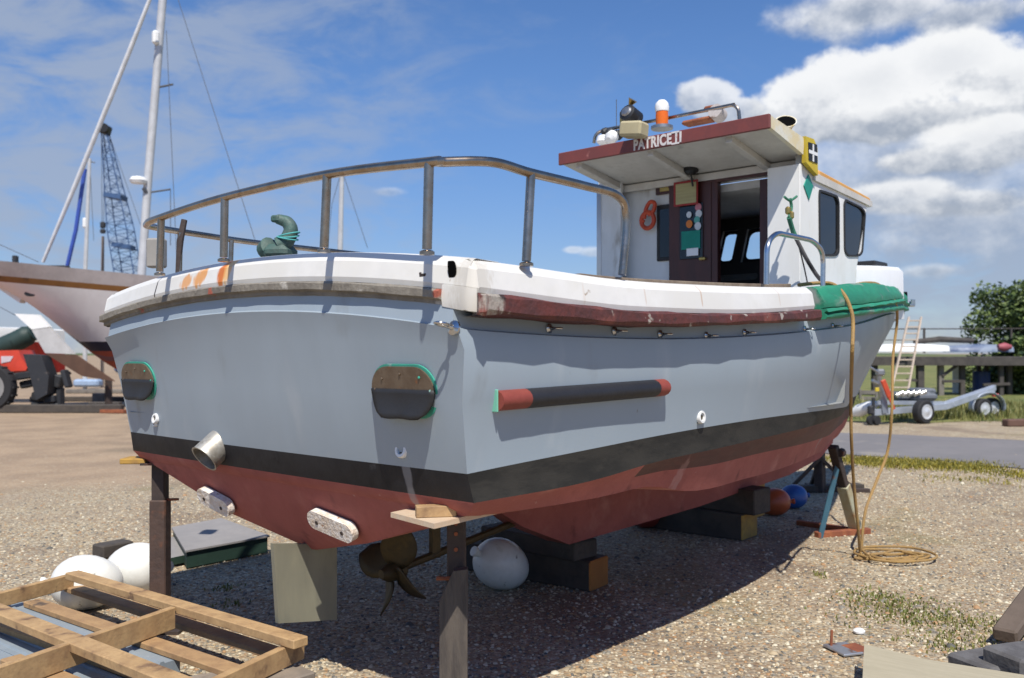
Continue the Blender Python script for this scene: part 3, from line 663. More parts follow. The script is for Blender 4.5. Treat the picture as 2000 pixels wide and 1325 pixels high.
for i, (px, py, w, m) in enumerate(((1364, 405, 15, sticker_p), (1365, 418, 15, sticker_w), (1362, 430, 14, sticker_t), (1347, 438, 15, sticker_o), (1364, 442, 15, sticker_w), (1347, 420, 12, sticker_w))):
    q = P(px, py, x=xs); s = MB(); s.prism([(w*.0017*math.cos(a), w*.0019*math.sin(a)) for a in np.linspace(0, 2*math.pi, 18, endpoint=False)], .003, frame_M(q+Vector((-.0015*i, 0, 0)), (0, -1, 0), (0, 0, 1))); s.build('sticker', m, dr)
bx(1331, 451, 1368, 487, xs, .004, green_sheet, 'poster', dr); bx(1341, 485, 1364, 500, xs-.006, .003, white_p, 'poster_label', dr)
# interior: floor, console, front windscreen wall with openings
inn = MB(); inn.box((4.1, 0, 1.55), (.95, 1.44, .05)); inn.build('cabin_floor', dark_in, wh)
cs = MB(); cs.box((4.5, .25, 1.9), (.4, .8, .7), bev=.03); cs.box((4.3, -.35, 1.8), (.35, .35, .5), bev=.04); cs.build('helm_console', mat('grey_console', (.2, .2, .19), .6), wh)
xf = lambda v: xf_b+(xf_t-xf_b)*(v-wh_pts[5].z)/(wh_pts[4].z-wh_pts[5].z)
us = [-.75, -.62, -.2, -.13, .13+.06, .26, .62, .75]; vs = [1.6, 2.24, 2.62, wh_pts[4].z]
yw = lambda px: P(px, 470, x=4.42).y
us = [-.83, yw(1500), yw(1452), yw(1434), yw(1404), yw(1404)+.1, .66, .75]; vs = [1.6, P(1470, 512, x=4.4).z, P(1470, 445, x=4.45).z, wh_pts[4].z]
ln = panel(us, vs, lambda u, v: Vector((xf(v)-.052, u, v)), {(1, 1), (3, 1), (5, 1)}, .006, (-1, 0, 0)); ln.build('cabin_shade_sheet', dark_in, wh)  # dark sheet added over the front wall, painting in the cabin's shade
for c_, z_ in (((3.95, -.822, 1.9), (.6, .006, .5)), ((3.95, .722, 2.2), (.6, .006, 1.0)), ((XB+.06, .45, 2.2), (.02, .5, 1.1))): ln = MB(); ln.box(c_, z_); ln.build('side_shade_sheet', dark_in, wh)  # more dark sheets that paint shade on the cabin's inner walls
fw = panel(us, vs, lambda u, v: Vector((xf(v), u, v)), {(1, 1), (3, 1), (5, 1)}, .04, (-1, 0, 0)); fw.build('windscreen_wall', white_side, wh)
gm = bpy.data.materials.new('clear_glass'); gm.use_nodes = True; _b = gm.node_tree.nodes['Principled BSDF']; _b.inputs['Transmission Weight'].default_value = 1; _b.inputs['Roughness'].default_value = .02; _b.inputs['IOR'].default_value = 1.05; _b.inputs['Base Color'].default_value = (.85, .9, .92, 1)
zm = (vs[1]+vs[2])/2; zh = vs[2]-vs[1]
for a, b in ((us[1], us[2]), (us[3], us[4]), (us[5], us[6])):
    M = frame_M((xf(zm)-.02, (a+b)/2, zm), (0, 1, 0), (xf(vs[2])-xf(vs[1]), 0, zh)); q_ = min(.06, (b-a)*.25)
    g = MB(); g.prism(rr(b-a+.03, zh+.04, q_*.8), .012, M, hole=rr(b-a-.03, zh-.03, q_)); fr = g.build('window', black_rub, wh)
    g = MB(); g.prism(rr(b-a-.02, zh-.02, q_), .004, M, z0=.004); g.build('pane', gm, fr)
# roof: raised aft visor, stepping down to the forward roof
YR = -.89; YQ = .71
a_t = P(1503, 227, y=YR); a_b = P(1504, 249, y=YR); m_t = P(1566, 270, y=YR); m_b = P(1564, 300, y=YR); s_b = P(1593, 343, y=YS-.01)
wz = wh_pts[4].z; sx_ = s_b.x-.11
zcb = P(1400, 341, x=XB).z
prof = [(a_t.x, a_t.z), (m_t.x, m_t.z), (3.47, m_t.z-.015), (3.56, m_t.z-.045), (3.598, max(m_t.z-.09, zcb+.02)), (3.598, zcb), (a_b.x, a_b.z)]
sx_ = XB+.07
prof2 = [(sx_-.03, s_b.z+.008), (xf_t+.06, wz+.035), (xf_t+.07, wz-.005), (sx_-.03, s_b.z-.045)]
rf = MB(); Mr = Matrix(((1, 0, 0, 0), (0, 0, 1, YR), (0, 1, 0, 0), (0, 0, 0, 1)))
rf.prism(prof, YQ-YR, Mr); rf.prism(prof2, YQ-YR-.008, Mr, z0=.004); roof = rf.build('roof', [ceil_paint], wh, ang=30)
# side faces and edge bands get paint skins set proud of the slab
sk = MB(); ev = [(a_t.x+.0, a_t.z+.004), (m_t.x, m_t.z+.004), (m_t.x+.02, m_t.z-.0), (m_b.x+.02, m_b.z-.004), (a_b.x, a_b.z-.004)]
sk.prism(ev, .03, Matrix(((1, 0, 0, 0), (0, 0, -1, YR+.022), (0, 1, 0, 0), (0, 0, 0, 1)))); sk.build('eave_board', yellow_w, roof)
Ms = Matrix(((1, 0, 0, 0), (0, 0, -1, YR-.004), (0, 1, 0, 0), (0, 0, 0, 1)))
fq = [zl(P(*q, y=YR)) for q in ((1567, 267), (1584, 273), (1591, 290), (1592, 344), (1584, 336), (1569, 318))]
sk = MB(); sk.prism([(v.x, v.y) for v in fq], .03, Matrix(((1, 0, 0, 0), (0, 0, -1, YR+.010), (0, 1, 0, 0), (0, 0, 0, 1)))); pnl = sk.build('flag_panel', yellow_p, wh)
fq = [zl(P(*q, y=YR)) for q in ((1572, 279), (1589, 284), (1590, 321), (1573, 314))]
sk = MB(); sk.prism([(v.x, v.y) for v in fq], .004, Matrix(((1, 0, 0, 0), (0, 0, -1, YR-.0205), (0, 1, 0, 0), (0, 0, 0, 1)))); fl = sk.build('painted_flag', black_p, pnl)
cx, cz = (fq[0]+fq[2])/2; w_, h_ = abs(fq[1].x-fq[0].x), abs(fq[0].y-fq[3].y)
sk = MB(); sk.box((cx, YR-.026, cz), (.02, .002, h_*.98)); sk.box((cx, YR-.0265, cz), (w_*.98, .002, .022)); sk.build('flag_cross', white_p, pnl)
ob = MB(); ob.beam((s_b.x, YS-.01, s_b.z+.012), (xf_t+.06, YS, wh_pts[4].z+.04), .05, .05, bev=.012); ob.build('roof_edge', orange_edge, roof)
dq = [zl(P(*q, y=YS-.021)) for q in ((1578, 341), (1587, 364), (1579, 391), (1569, 363))]
sk = MB(); sk.prism([(v.x, v.y) for v in dq], .006, Matrix(((1, 0, 0, 0), (0, 0, -1, YS-.021), (0, 1, 0, 0), (0, 0, 0, 1)))); sk.build('diamond_board', teal_p, wh)
# fascia, lettering, ceiling battens
fz = (a_t.z+a_b.z)/2; fh = a_t.z-a_b.z
fa = MB(); fa.box((a_t.x-.012, (YR+YQ)/2, fz), (.024, YQ-YR+.02, fh+.02), bev=.004); fas = fa.build('fascia', fascia_m, roof)
for k, (u0, tx, sz, m) in enumerate(((1237, 'PATRICE', .098, 'faded_white_lettering'), (1317, 'II', .098, None))):
    cu = bpy.data.curves.new('boat_name', 'FONT'); cu.body = tx; cu.size = sz; cu.extrude = .0012; cu.offset = .0038 if k == 0 else .0015; cu.space_character = 1.08
    cu.materials.append(MATS.get('faded_white_lettering') or mat('faded_white_lettering', (.7, .66, .64), .7, scale=30, stain=[((.3, .12, .1), 40, .6, .75)]))
    to = bpy.data.objects.new('lettering', cu); COL.objects.link(to); bpy.context.view_layer.update(); me = bpy.data.meshes.new_from_object(to.evaluated_get(bpy.context.evaluated_depsgraph_get())); bpy.data.objects.remove(to)
    wd = max(v.co.x for v in me.vertices)-min(v.co.x for v in me.vertices); q = P(u0, 285, x=a_t.x-.026); q1 = P((1311, 1329)[k], 285, x=a_t.x-.026)
    me.transform(frame_M((a_t.x-.0255, q.y, fz-.033), (0, -1, 0), (0, 0, 1)) @ Matrix.Diagonal(((q.y-q1.y)/wd, 1, 1, 1)))
    o = bpy.data.objects.new(('boat_name', 'boat_number')[k], me); COL.objects.link(o); o.parent = fas
q = P(1318, 285, x=a_t.x-.026); sf = MB()
for z in (.036, -.037): sf.box((a_t.x-.0262, P(1323, 285, x=a_t.x).y, fz+z), (.0025, .058, .011))
sf.build('number_serifs', MATS['faded_white_lettering'], fas)
bt = MB()
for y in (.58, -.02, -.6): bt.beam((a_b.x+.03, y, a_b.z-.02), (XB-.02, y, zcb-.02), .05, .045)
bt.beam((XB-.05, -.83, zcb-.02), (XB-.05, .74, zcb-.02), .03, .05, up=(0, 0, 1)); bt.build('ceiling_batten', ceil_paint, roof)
flm = MB(); q = P(1349, 327, x=3.4); flm.lathe([(.015, .0), (.05, -.02), (.055, -.07), (.03, -.09)], Matrix.Translation(q+Vector((0, 0, .04))), 14); flm.tube([q+Vector((0, 0, -.04)), q+Vector((.03, 0, -.13))], .008, 6); flm.build('work_lamp', black_p, wh)
# roof gear
rg = MB(); zr_ = a_t.z
def rt(px, py, x): return P(px, py, x=x)
rg.tube(cr(fillet([rt(1160, 280, 3.16), rt(1163, 262, 3.16), rt(1180, 254, 3.2), rt(1300, 232, 3.2), rt(1432, 205, 3.16), rt(1442, 212, 3.16), rt(1445, 240, 3.16)], .06), 2), .012, 8); rg.build('roof_rail', steel, roof)
be = MB(); q = rt(1293, 250, 3.14); be.lathe([(.075, -.01), (.075, .01), (.055, .018)], Matrix.Translation(q), 20); bcn = be.build('warning_beacon', alu_grey, wh)
be = MB(); be.lathe([(.041, 0), (.044, .05), (.042, .10)], Matrix.Translation(q+Vector((0, 0, .015))), 20); be.build('amber_lens', amber, bcn)
be = MB(); be.lathe([(.03, 0), (.046, .012), (.049, .04), (.043, .068), (.024, .088), (.002, .094)], Matrix.Translation(q+Vector((0, 0, .10))), 20); be.build('beacon_cap', white_p, bcn)
bo = MB(); q = rt(1238, 254, 2.84); bo.box(q, (.13, .165, .10), Matrix.Rotation(.12, 4, 'X') @ Matrix.Rotation(.1, 4, 'Z'), bev=.015); bo.build('loudhailer_box', cream_box, roof)
se = MB(); q = rt(1231, 226, 3.12); se.lathe([(.02, -.06), (.06, -.045), (.07, .06), (.062, .066), (.0, .05)], frame_M(q, (0, 1, 0), (.35, 0, .9)), 18); se.box(q+Vector((.03, 0, -.04)), (.05, .13, .09), bev=.01); se.tube([q, q+Vector((.05, 0, -.14))], .02, 8)
sl = se.build('searchlight', black_p, roof); sg = MB(); sg.lathe([(.04, .0), (.03, .012), (.0, .016)], frame_M(q+Vector((-.05, 0, .02)), (0, 1, 0), (.35, 0, .9)) @ Matrix.Rotation(math.pi, 4, 'X'), 14); sg.build('lamp_glass', alu_grey, sl)
ho = MB(); q = rt(1195, 226, 3.14); ho.lathe([(.008, 0), (.01, .09), (.03, .13), (.036, .135)], frame_M(q+Vector((.0, -.1, -.03)), (1, 0, 0), (0, -.2, 1)) @ Matrix.Rotation(R_(-65), 4, 'X'), 12); ho.box(q+Vector((0, -.09, -.05)), (.03, .03, .12), bev=.005); ho.build('air_horn', brass, roof)
an = MB(); q = rt(1204, 262, 3.2); an.tube([q, q+Vector((0, 0, .25))], .003, 6); an.build('whip_aerial', wire, roof)
jk = MB(); 
for px, py, r_ in ((1193, 262, .04), (1208, 264, .035), (1182, 258, .03), (1255, 262, .03)): jk.lathe([(.01, -r_), (r_, -r_*.5), (r_*1.1, .2*r_), (r_*.5, r_)], Matrix.Translation(rt(px, py, 3.18)) @ Matrix.Rotation(px, 4, 'X'), 9)
jk.build('lamp_housing', machine, roof)
jk = MB(); jk.lathe([(.02, -.05), (.045, -.03), (.045, .02), (.01, .05)], Matrix.Translation(rt(1195, 268, 3.12)) @ Matrix.Rotation(1, 4, 'Y'), 12); jk.lathe([(.03, -.02), (.05, 0), (.04, .04), (.01, .05)], Matrix.Translation(rt(1178, 277, 3.12)), 12); jk.build('white_lamp', white_p, roof)
jk = MB(); q = rt(1402, 222, 3.2); jk.lathe([(.05, -.04), (.05, .04), (.03, .05)], frame_M(q, (0, 1, 0), (.3, 0, 1)), 18); jk.build('roof_lamp', mat('scuffed_lamp', (.5, .45, .42), .5, scale=16, stain=[((.18, .1, .06), 14, .55, .7)]), roof)
jk = MB(); q = rt(1388, 212, 3.2); jk.box(q, (.04, .09, .035), bev=.01); jk.box(rt(1365, 238, 3.2), (.1, .22, .03), bev=.012); jk.build('rusty_bracket', rust, roof)
q = P(1535, 238, y=-.72); axv = Vector((-.6, -.45, .72)).normalized(); Mv = frame_M(q, Vector((.5, -.8, 0)), axv.cross(Vector((.5, -.8, 0)).normalized()))
vt = MB(); vt.lathe([(.035, -.11), (.038, -.06), (.052, -.03), (.066, -.006), (.071, .004), (.064, .004), (.05, -.03), (.03, -.055), (.0, -.06)], Mv, 24); vt.tube([q-axv*.09, q-axv*.10+Vector((.02, .0, -.06))], .036, 12)
vent = vt.build('cowl_vent', yellow_w, wh); vi = MB(); vi.lathe([(.063, .0025), (.03, -.0), (.001, -.001)], Mv, 24); vi.build('vent_shade_disc', void_m, vent)  # near-black disc across the mouth paints the shade inside the cowl
# coiled red strap hung on the bulkhead
xs2 = XB-.05
lp = MB(); q = P(1265, 428, x=xs2); lp.tube([q+Vector((0, .055*math.cos(a), .06*math.sin(a)-.01)) for a in np.linspace(0, 2*math.pi, 20, endpoint=False)], .017, 8, closed=True)
lp.tube(cr([P(1258, 428, x=xs2), P(1262, 408, x=xs2), P(1270, 395, x=xs2), P(1279, 398, x=xs2), P(1276, 412, x=xs2), P(1266, 420, x=xs2)]), .015, 8); lp.tube(cr([P(1258, 430, x=xs2), P(1253, 438, x=xs2)]), .012, 8)
lo = lp.build('rescue_strap', orange_r, None, origin=q); tag(lo, 'coiled orange-red rescue strap hanging on the wheelhouse bulkhead', 'rescue strap')
# ropes and straps on the starboard wing
ys2 = YS-.04
rp = MB(); rp.tube(cr([P(1541, 425, y=ys2), P(1549, 452, y=ys2), P(1558, 470, y=ys2-.02)]), .016, 8); rp.tube(cr([P(1532, 385, y=ys2), P(1543, 392, y=ys2), P(1556, 384, y=ys2)]), .008, 7); rp.tube(cr([P(1543, 388, y=ys2), P(1546, 405, y=ys2), P(1541, 425, y=ys2)]), .010, 7)
q = P(1541, 425, y=ys2); o = rp.build('green_rope', rope_grn, None, origin=q); tag(o, 'short green rope tied to a cleat on the white wheelhouse side', 'rope')
rp = MB(); rp.tube(cr([P(1556, 468, y=ys2-.02), P(1575, 505, y=ys2-.1), P(1597, 540, y=-1.05), P(1618, 560, y=-1.25)]), .013, 7); rp.tube(cr([P(1560, 480, y=ys2-.03), P(1570, 520, y=ys2-.03), P(1578, 558, y=ys2-.05)]), .005, 6)
q = P(1575, 505, y=ys2-.1); o = rp.build('mooring_strap', rope_blk, None, origin=q); tag(o, 'black strap running down from the wheelhouse side to the green gunwale', 'strap')
cl = MB(); q = P(1540, 412, y=YS-.03); cl.box(q, (.05, .03, .05), bev=.01); cl.box(q+Vector((0, -.02, -.03)), (.03, .03, .05), bev=.01); cl.build('cleat', brass, wh)
# pot hauler on the port rail
ph = MB(); pts = [P(515, 488, D=4.55), P(545, 480, D=4.5), P(560, 470, D=4.5), P(568, 450, D=4.5), P(562, 436, D=4.5), P(552, 431, D=4.5), P(541, 428, D=4.5)]
ph.tube(cr(pts[1:], 6), [.045-.0007*i for i in range(len(cr(pts[1:], 6)))], 12); ph.box(P(548, 494, D=4.52), (.15, .14, .08), .4, bev=.03); ph.lathe([(.02, -.04), (.05, -.025), (.055, .025), (.02, .04)], Matrix.Translation(P(523, 487, D=4.55)) @ Matrix.Rotation(1.2, 4, 'X'), 14)
ph.box(P(541, 428, D=4.5), (.05, .05, .035), .3, bev=.008)
po = ph.build('pot_hauler', hauler_m, boat); tw = MB()
for k in range(3): q = pts[2].lerp(pts[3], .2+.2*k); tw.tube([q+Vector((.052*math.cos(a), .052*math.sin(a), .012*math.sin(a+k))) for a in np.linspace(0, 6.28, 14, endpoint=False)], .004, 6, closed=True)
tw.build('twine', twine, po)
rod = MB(); rod.tube([P(360, 430, y=1.0), P(352, 470, y=1.0), P(347, 535, y=1.0)], [.016, .018, .012], 8); o = rod.build('boat_hook', post_steel, None, origin=P(347, 535, y=1.0)); tag(o, 'dark pole standing against the port side rail of the grey boat', 'boat hook')
bx2 = MB(); q = P(306, 495, D=5.2); bx2.box(q, (.07, .1, .17), .6, bev=.01); bx2.build('engine_control', mat('grey_cast_box', (.33, .31, .28), .6), boat)
# bow roller and shackle
br = MB(); q = Vector((8.2, 0, 2.15)); br.box(q, (.16, .12, .03), bev=.008); br.box(q+Vector((.03, .05, .03)), (.12, .012, .07), bev=.004); br.box(q+Vector((.03, -.05, .03)), (.12, .012, .07), bev=.004); br.lathe([(.03, -.045), (.015, 0), (.03, .045)], frame_M(q+Vector((.07, 0, .03)), (1, 0, 0), (0, 0, 1)) @ Matrix.Rotation(0, 4, 'X'), 12); br.build('bow_roller', steel_clean, boat)

# the boat sits on its blocks: drop everything built so far on to the yard
GZ = .20
for o in list(COL.objects):
    if o.parent is None and o.type != 'CAMERA': o.location.z -= GZ
CAM.z -= GZ; cam.location = CAM
boat['_o'] = (0, 0, -GZ)
# ------------------------------------------------------------------ ground
def ground_material():
    m = bpy.data.materials.new('gravel_yard'); m.use_nodes = True; nt = m.node_tree; N = nt.nodes; L = nt.links; b = N['Principled BSDF']
    tc = N.new('ShaderNodeTexCoord'); co = tc.outputs['Object']
    def noise(s, d=6, v=None):
        n = N.new('ShaderNodeTexNoise'); n.inputs['Scale'].default_value = s; n.inputs['Detail'].default_value = d; L.new(v or co, n.inputs['Vector']); return n.outputs['Fac']
    def ramp(src, st):
        r = N.new('ShaderNodeValToRGB'); e = r.color_ramp.elements
        while len(e) < len(st): e.new(.5)
        for q, (p, cc) in zip(e, st): q.position = p; q.color = (*cc, 1)
        L.new(src, r.inputs[0]); return r.outputs[0]
    def mr(src, a, bb, c0=0, c1=1):
        r = N.new('ShaderNodeMapRange'); r.interpolation_type = 'SMOOTHSTEP'
        for k, v in zip(('From Min', 'From Max', 'To Min', 'To Max'), (a, bb, c0, c1)): r.inputs[k].default_value = v
        L.new(src, r.inputs['Value']); return r.outputs[0]
    def mix(f, a, bb):
        x = N.new('ShaderNodeMix'); x.data_type = 'RGBA'
        if isinstance(f, float): x.inputs['Factor'].default_value = f
        else: L.new(f, x.inputs['Factor'])
        for k, v in ((6, a), (7, bb)):
            if isinstance(v, tuple): x.inputs[k].default_value = (*v, 1)
            else: L.new(v, x.inputs[k])
        return x.outputs[2]
    def mth(op, x, y=0.):
        n = N.new('ShaderNodeMath'); n.operation = op
        for i, v in enumerate((x, y)):
            if isinstance(v, (int, float)): n.inputs[i].default_value = v
            else: L.new(v, n.inputs[i])
        return n.outputs[0]
    stones = [(0, (0.408, 0.315, 0.200)), (.14, (0.275, 0.205, 0.126)), (.28, (0.510, 0.430, 0.298)), (.42, (0.204, 0.184, 0.144)), (.56, (0.367, 0.273, 0.158)), (.7, (0.612, 0.546, 0.400)), (.82, (0.112, 0.105, 0.088)), (.92, (0.347, 0.210, 0.102)), (1, (0.428, 0.357, 0.246))]
    sep = N.new('ShaderNodeSeparateXYZ')
    def vor(s):
        v = N.new('ShaderNodeTexVoronoi'); v.inputs['Scale'].default_value = s; L.new(co, v.inputs['Vector'])
        sx = N.new('ShaderNodeSeparateColor'); L.new(v.outputs['Color'], sx.inputs[0]); return v.outputs['Distance'], sx.outputs[0]
    d1, c1 = vor(38); d2, c2 = vor(75)
    pick = mr(noise(24, 2), .45, .55)
    gcol = mix(pick, ramp(c1, stones), ramp(c2, stones))
    gcol = mix(mr(noise(.9), .35, .7, 0, .45), gcol, (.27, .205, .15))
    # finer earthy ground further to port
    sx = N.new('ShaderNodeSeparateXYZ'); L.new(co, sx.inputs[0])
    line = mth('ADD', sx.outputs[1], mth('MULTIPLY', noise(.5, 5), 3.6)); line = mth('ADD', line, mth('MULTIPLY', sx.outputs[0], -.06))
    sandy = mr(line, 7.3, 9.0)
    sand = mix(mr(noise(1.3, 8), .35, .65), (.36, .255, .165), (.27, .19, .125)); sand = mix(mr(noise(26, 4), .45, .7, 0, .5), sand, ramp(c1, stones))
    sand = mix(mr(noise(.33, 7), .56, .70, 0, .6), sand, (.17, .13, .085))
    col = mix(mth('MULTIPLY', sandy, .88), gcol, sand)
    # moss and dust patches in the gravel
    moss = mth('MULTIPLY', mr(noise(.55, 7), .60, .70), mr(sandy, .6, .2)); col = mix(mth('MULTIPLY', moss, .45), col, (.17, .15, .06)); col = mix(mth('MULTIPLY', mth('MULTIPLY', mr(noise(.8, 9), .54, .66), mr(sandy, .8, .3)), .5), col, (.15, .105, .075))
    L.new(col, b.inputs['Base Color']); b.inputs['Roughness'].default_value = .85; b.inputs['Specular IOR Level'].default_value = .3
    bp = N.new('ShaderNodeBump'); bp.inputs['Distance'].default_value = .012; bp.inputs['Strength'].default_value = .9
    h = mth('SUBTRACT', mth('MULTIPLY', mth('SUBTRACT', 1, d1), mr(sandy, .2, .9, 1, .25)), mth('MULTIPLY', noise(9, 5), -.5)); L.new(h, bp.inputs['Height']); L.new(bp.outputs[0], b.inputs['Normal'])
    return m
gm_ = ground_material()
# one sheet to the horizon, finely divided and gently uneven near the camera
gb = MB(); gs = sorted(set([-1500, -400, -120, -50, -25] + list(np.round(np.arange(-14, 26.1, .5), 2)) + [40, 80, 200, 600, 1800]))
def gh(x, y):
    return .0
for i, x in enumerate(gs):
    for y in gs: gb.v.append(Vector((x, y, gh(x, y))))
n = len(gs); gb.f = [(i*n+j, (i+1)*n+j, (i+1)*n+j+1, i*n+j+1) for i in range(n-1) for j in range(n-1)]; gb.m = [0]*len(gb.f)
gr_ = gb.build('ground', gm_, None, ang=None); tag(gr_, 'pale pebbly gravel yard turning to sandy earth on the far side', 'ground', kind='structure')
# tarmac road across the right
def strip(px_pts_top, px_pts_bot, z, name, m, lab, cat, n=40, wob=.12, ext=60.):
    A = [G(*p) for p in px_pts_top]; B = [G(*p) for p in px_pts_bot]
    mb = MB(); rows = [[], []]
    for k, (a, b) in enumerate(((A[0], A[-1]), (B[0], B[-1]))):
        d = (b-a).normalized()
        a2 = a-d*ext*.35; b2 = b+d*ext
        for i in range(n*4+1):
            q = a2.lerp(b2, i/(n*4)); w = wob*(math.sin(i*.9+k*2)+math.sin(i*2.3+k))*.5; rows[k].append(Vector((q.x, q.y, z))+Vector((-d.y, d.x, 0))*w)
    mb.loft(rows); return tag(mb.build(name, m, None, ang=None), lab, cat, kind='structure')
asphalt = mat('worn_asphalt', (.20, .185, .18), .85, col2=(.165, .155, .152), scale=.8, bump=.4, bscale=90, stain=[((.25, .225, .20), 1.2, .58, .7)])
strip([(1650, 846), (2000, 862)], [(1680, 892), (2000, 917)], .012, 'road', asphalt, 'strip of worn grey tarmac crossing behind the bow', 'road')
# rough grass beyond the trailer, out to the marsh
fieldm = mat('rough_marsh_grass', (.115, .135, .03), .9, col2=(.20, .19, .055), scale=.35, bump=1., bscale=12, stain=[((.07, .10, .02), .9, .52, .66), ((.27, .21, .09), .5, .62, .72)])
fd = MB(); a = G(1640, 824); b_ = G(2000, 826); dd = (b_-a).normalized(); nn = Vector((-dd.y, dd.x, 0)); nn = nn if nn.dot(FWD) > 0 else -nn
rows = [[], []]
for i in range(61):
    q = a-dd*9+dd*(70*i/60); rows[0].append(Vector((q.x, q.y, .008))+nn*(.35*math.sin(i*1.9)+.25*math.sin(i*.7))); rows[1].append(Vector((q.x, q.y, .008))+nn*900+dd*(i-10)*25)
fd.loft(rows); tag(fd.build('field', fieldm, None, ang=None), 'rough green marsh field beyond the trailer and jetty', 'field', kind='structure')
sea = MB(); 
# loose pebbles over the near gravel
def pebbles(n):
    base = np.array([(0,0,1),(1,0,0),(0,1,0),(-1,0,0),(0,-1,0),(0,0,-1)]+[(a,b,0) for a in(.7,-.7) for b in(.7,-.7)]+[(a,0,.7) for a in(.7,-.7)]+[(0,a,.7) for a in(.7,-.7)], float)
    top = [(0,10,12),(0,12,11),(0,11,13),(0,13,10),(1,6,10),(10,6,12),(6,2,12),(2,8,12),(12,8,11),(8,3,11),(3,9,11),(11,9,13),(9,4,13),(4,7,13),(13,7,10),(7,1,10)]
    used = sorted(set(i for t in top for i in t)); mp = {o: k for k, o in enumerate(used)}; base = base[used]; tri = np.array([[mp[i] for i in t] for t in top])
    D = 3.2+9.5*rng.random(n*3)**1.35; r = (rng.random(n*3)*2-1)*(.66*D+.3)
    x = CAM.x+FWD.x*D+RGT.x*r; y = CAM.y+FWD.y*D+RGT.y*r
    keep = np.where((y-.06*x < 5.2+rng.normal(0, .9, n*3)))[0][:n]; x = x[keep]; y = y[keep]; n = len(x)
    s = .0045+.0095*rng.random(n)**2.2; s[rng.random(n) < .012] *= 1.9
    an = rng.random(n)*6.283; el = .65+.35*rng.random(n); fl = .45+.35*rng.random(n)
    v = np.repeat(base[None], n, 0)*(1+.22*(rng.random((n, len(base), 1))-.5))
    v[..., 1] *= el[:, None]; v[..., 2] *= fl[:, None]
    ca, sa = np.cos(an)[:, None], np.sin(an)[:, None]; vx = v[..., 0]*ca-v[..., 1]*sa; vy = v[..., 0]*sa+v[..., 1]*ca
    V = np.stack([vx*s[:, None]+x[:, None], vy*s[:, None]+y[:, None], v[..., 2]*s[:, None]+.001], -1).reshape(-1, 3)
    Fc = (tri[None]+(np.arange(n)*len(base))[:, None, None]).reshape(-1, 3)
    me = bpy.data.meshes.new('gravel'); me.vertices.add(len(V)); me.vertices.foreach_set('co', V.ravel()); me.loops.add(Fc.size); me.loops.foreach_set('vertex_index', Fc.ravel()); me.polygons.add(len(Fc)); me.polygons.foreach_set('loop_start', np.arange(0, Fc.size, 3)); me.polygons.foreach_set('use_smooth', np.ones(len(Fc), bool)); me.update(); me.validate()
    at = me.attributes.new('tint', 'FLOAT', 'POINT'); at.data.foreach_set('value', np.repeat(rng.random(n), len(base)))
    m = bpy.data.materials.new('pebble'); m.use_nodes = True; N = m.node_tree.nodes; L = m.node_tree.links; a = N.new('ShaderNodeAttribute'); a.attribute_name = 'tint'; rp = N.new('ShaderNodeValToRGB'); rp.color_ramp.interpolation = 'CONSTANT'
    cs_ = [(0.439, 0.347, 0.219), (0.286, 0.210, 0.130), (0.551, 0.473, 0.335), (0.194, 0.179, 0.149), (0.388, 0.289, 0.167), (0.581, 0.525, 0.391), (0.102, 0.100, 0.088), (0.357, 0.210, 0.102), (0.469, 0.389, 0.270), (0.306, 0.268, 0.205)]
    e = rp.color_ramp.elements
    while len(e) < len(cs_): e.new(.5)
    for i, q in enumerate(e): q.position = i/len(cs_); q.color = (*cs_[i], 1)
    L.new(a.outputs['Fac'], rp.inputs[0]); L.new(rp.outputs[0], N['Principled BSDF'].inputs['Base Color']); N['Principled BSDF'].inputs['Roughness'].default_value = .7
    me.materials.append(m); o = bpy.data.objects.new('gravel', me); COL.objects.link(o); tag(o, 'loose mixed beige and grey pebbles scattered over the yard', 'gravel', kind='stuff')
pebbles(60000)
def grass(name, lab, spots, m, hgt=(.04, .12)):
    """spots: (centre, half-length vector, half-width vector, blades)"""
    V = []; Fc = []; T = []
    for (cen, u, w, nb) in spots:
        for _ in range(nb):
            a, b = random.gauss(0, .45), random.gauss(0, .45)
            p = Vector(cen)+u*a+w*b; h = random.uniform(*hgt)*random.uniform(.6, 1.2); an = random.random()*6.283; wd = .003+.004*random.random()+h*.02
            l = Vector((math.cos(an), math.sin(an), 0)); k = len(V); ln = l.cross(Vector((0, 0, 1)))*h*random.uniform(-.7, .7); t = random.random()
            V += [p-l*wd, p+l*wd, p+ln*.4+Vector((0, 0, h*.6))+l*wd*.7, p+ln*.4+Vector((0, 0, h*.6))-l*wd*.7, p+ln+Vector((0, 0, h))]; Fc += [(k, k+1, k+2, k+3), (k+3, k+2, k+4)]; T += [t]*5
    mb = MB(); mb.v = V; mb.f = Fc; mb.m = [0]*len(Fc)
    return tag(mb.build(name, m, None, ang=None, attr=T), lab, 'grass', kind='stuff')
sp = []
for i in range(26):
    t = i/25; cpt = G(1660+t*250+random.uniform(-10, 10), 902+t*11+random.uniform(-5, 5)); sp.append((cpt, RGT*.45, FWD*.5, 420))
for px, py, k in ((1970, 925, 300), (1940, 942, 120), (1850, 935, 120), (1990, 930, 300)): sp.append((G(px, py), RGT*.4, FWD*.4, k))
grass('grass', 'yellowish tufted grass along the near edge of the tarmac', sp, grass_y, (.01, .05))
sp = [(G(1740, 1180), RGT*.35, FWD*.3, 420), (G(1790, 1205), RGT*.4, FWD*.3, 560), (G(1700, 1165), RGT*.2, FWD*.2, 200), (G(1890, 1225), RGT*.3, FWD*.3, 330), (G(1860, 1260), RGT*.25, FWD*.2, 240), (G(1985, 1230), RGT*.12, FWD*.2, 300), (G(440, 1150), RGT*.08, FWD*.1, 60), (G(1600, 1125), RGT*.06, FWD*.1, 40), (G(455, 1178), RGT*.1, FWD*.1, 50)]
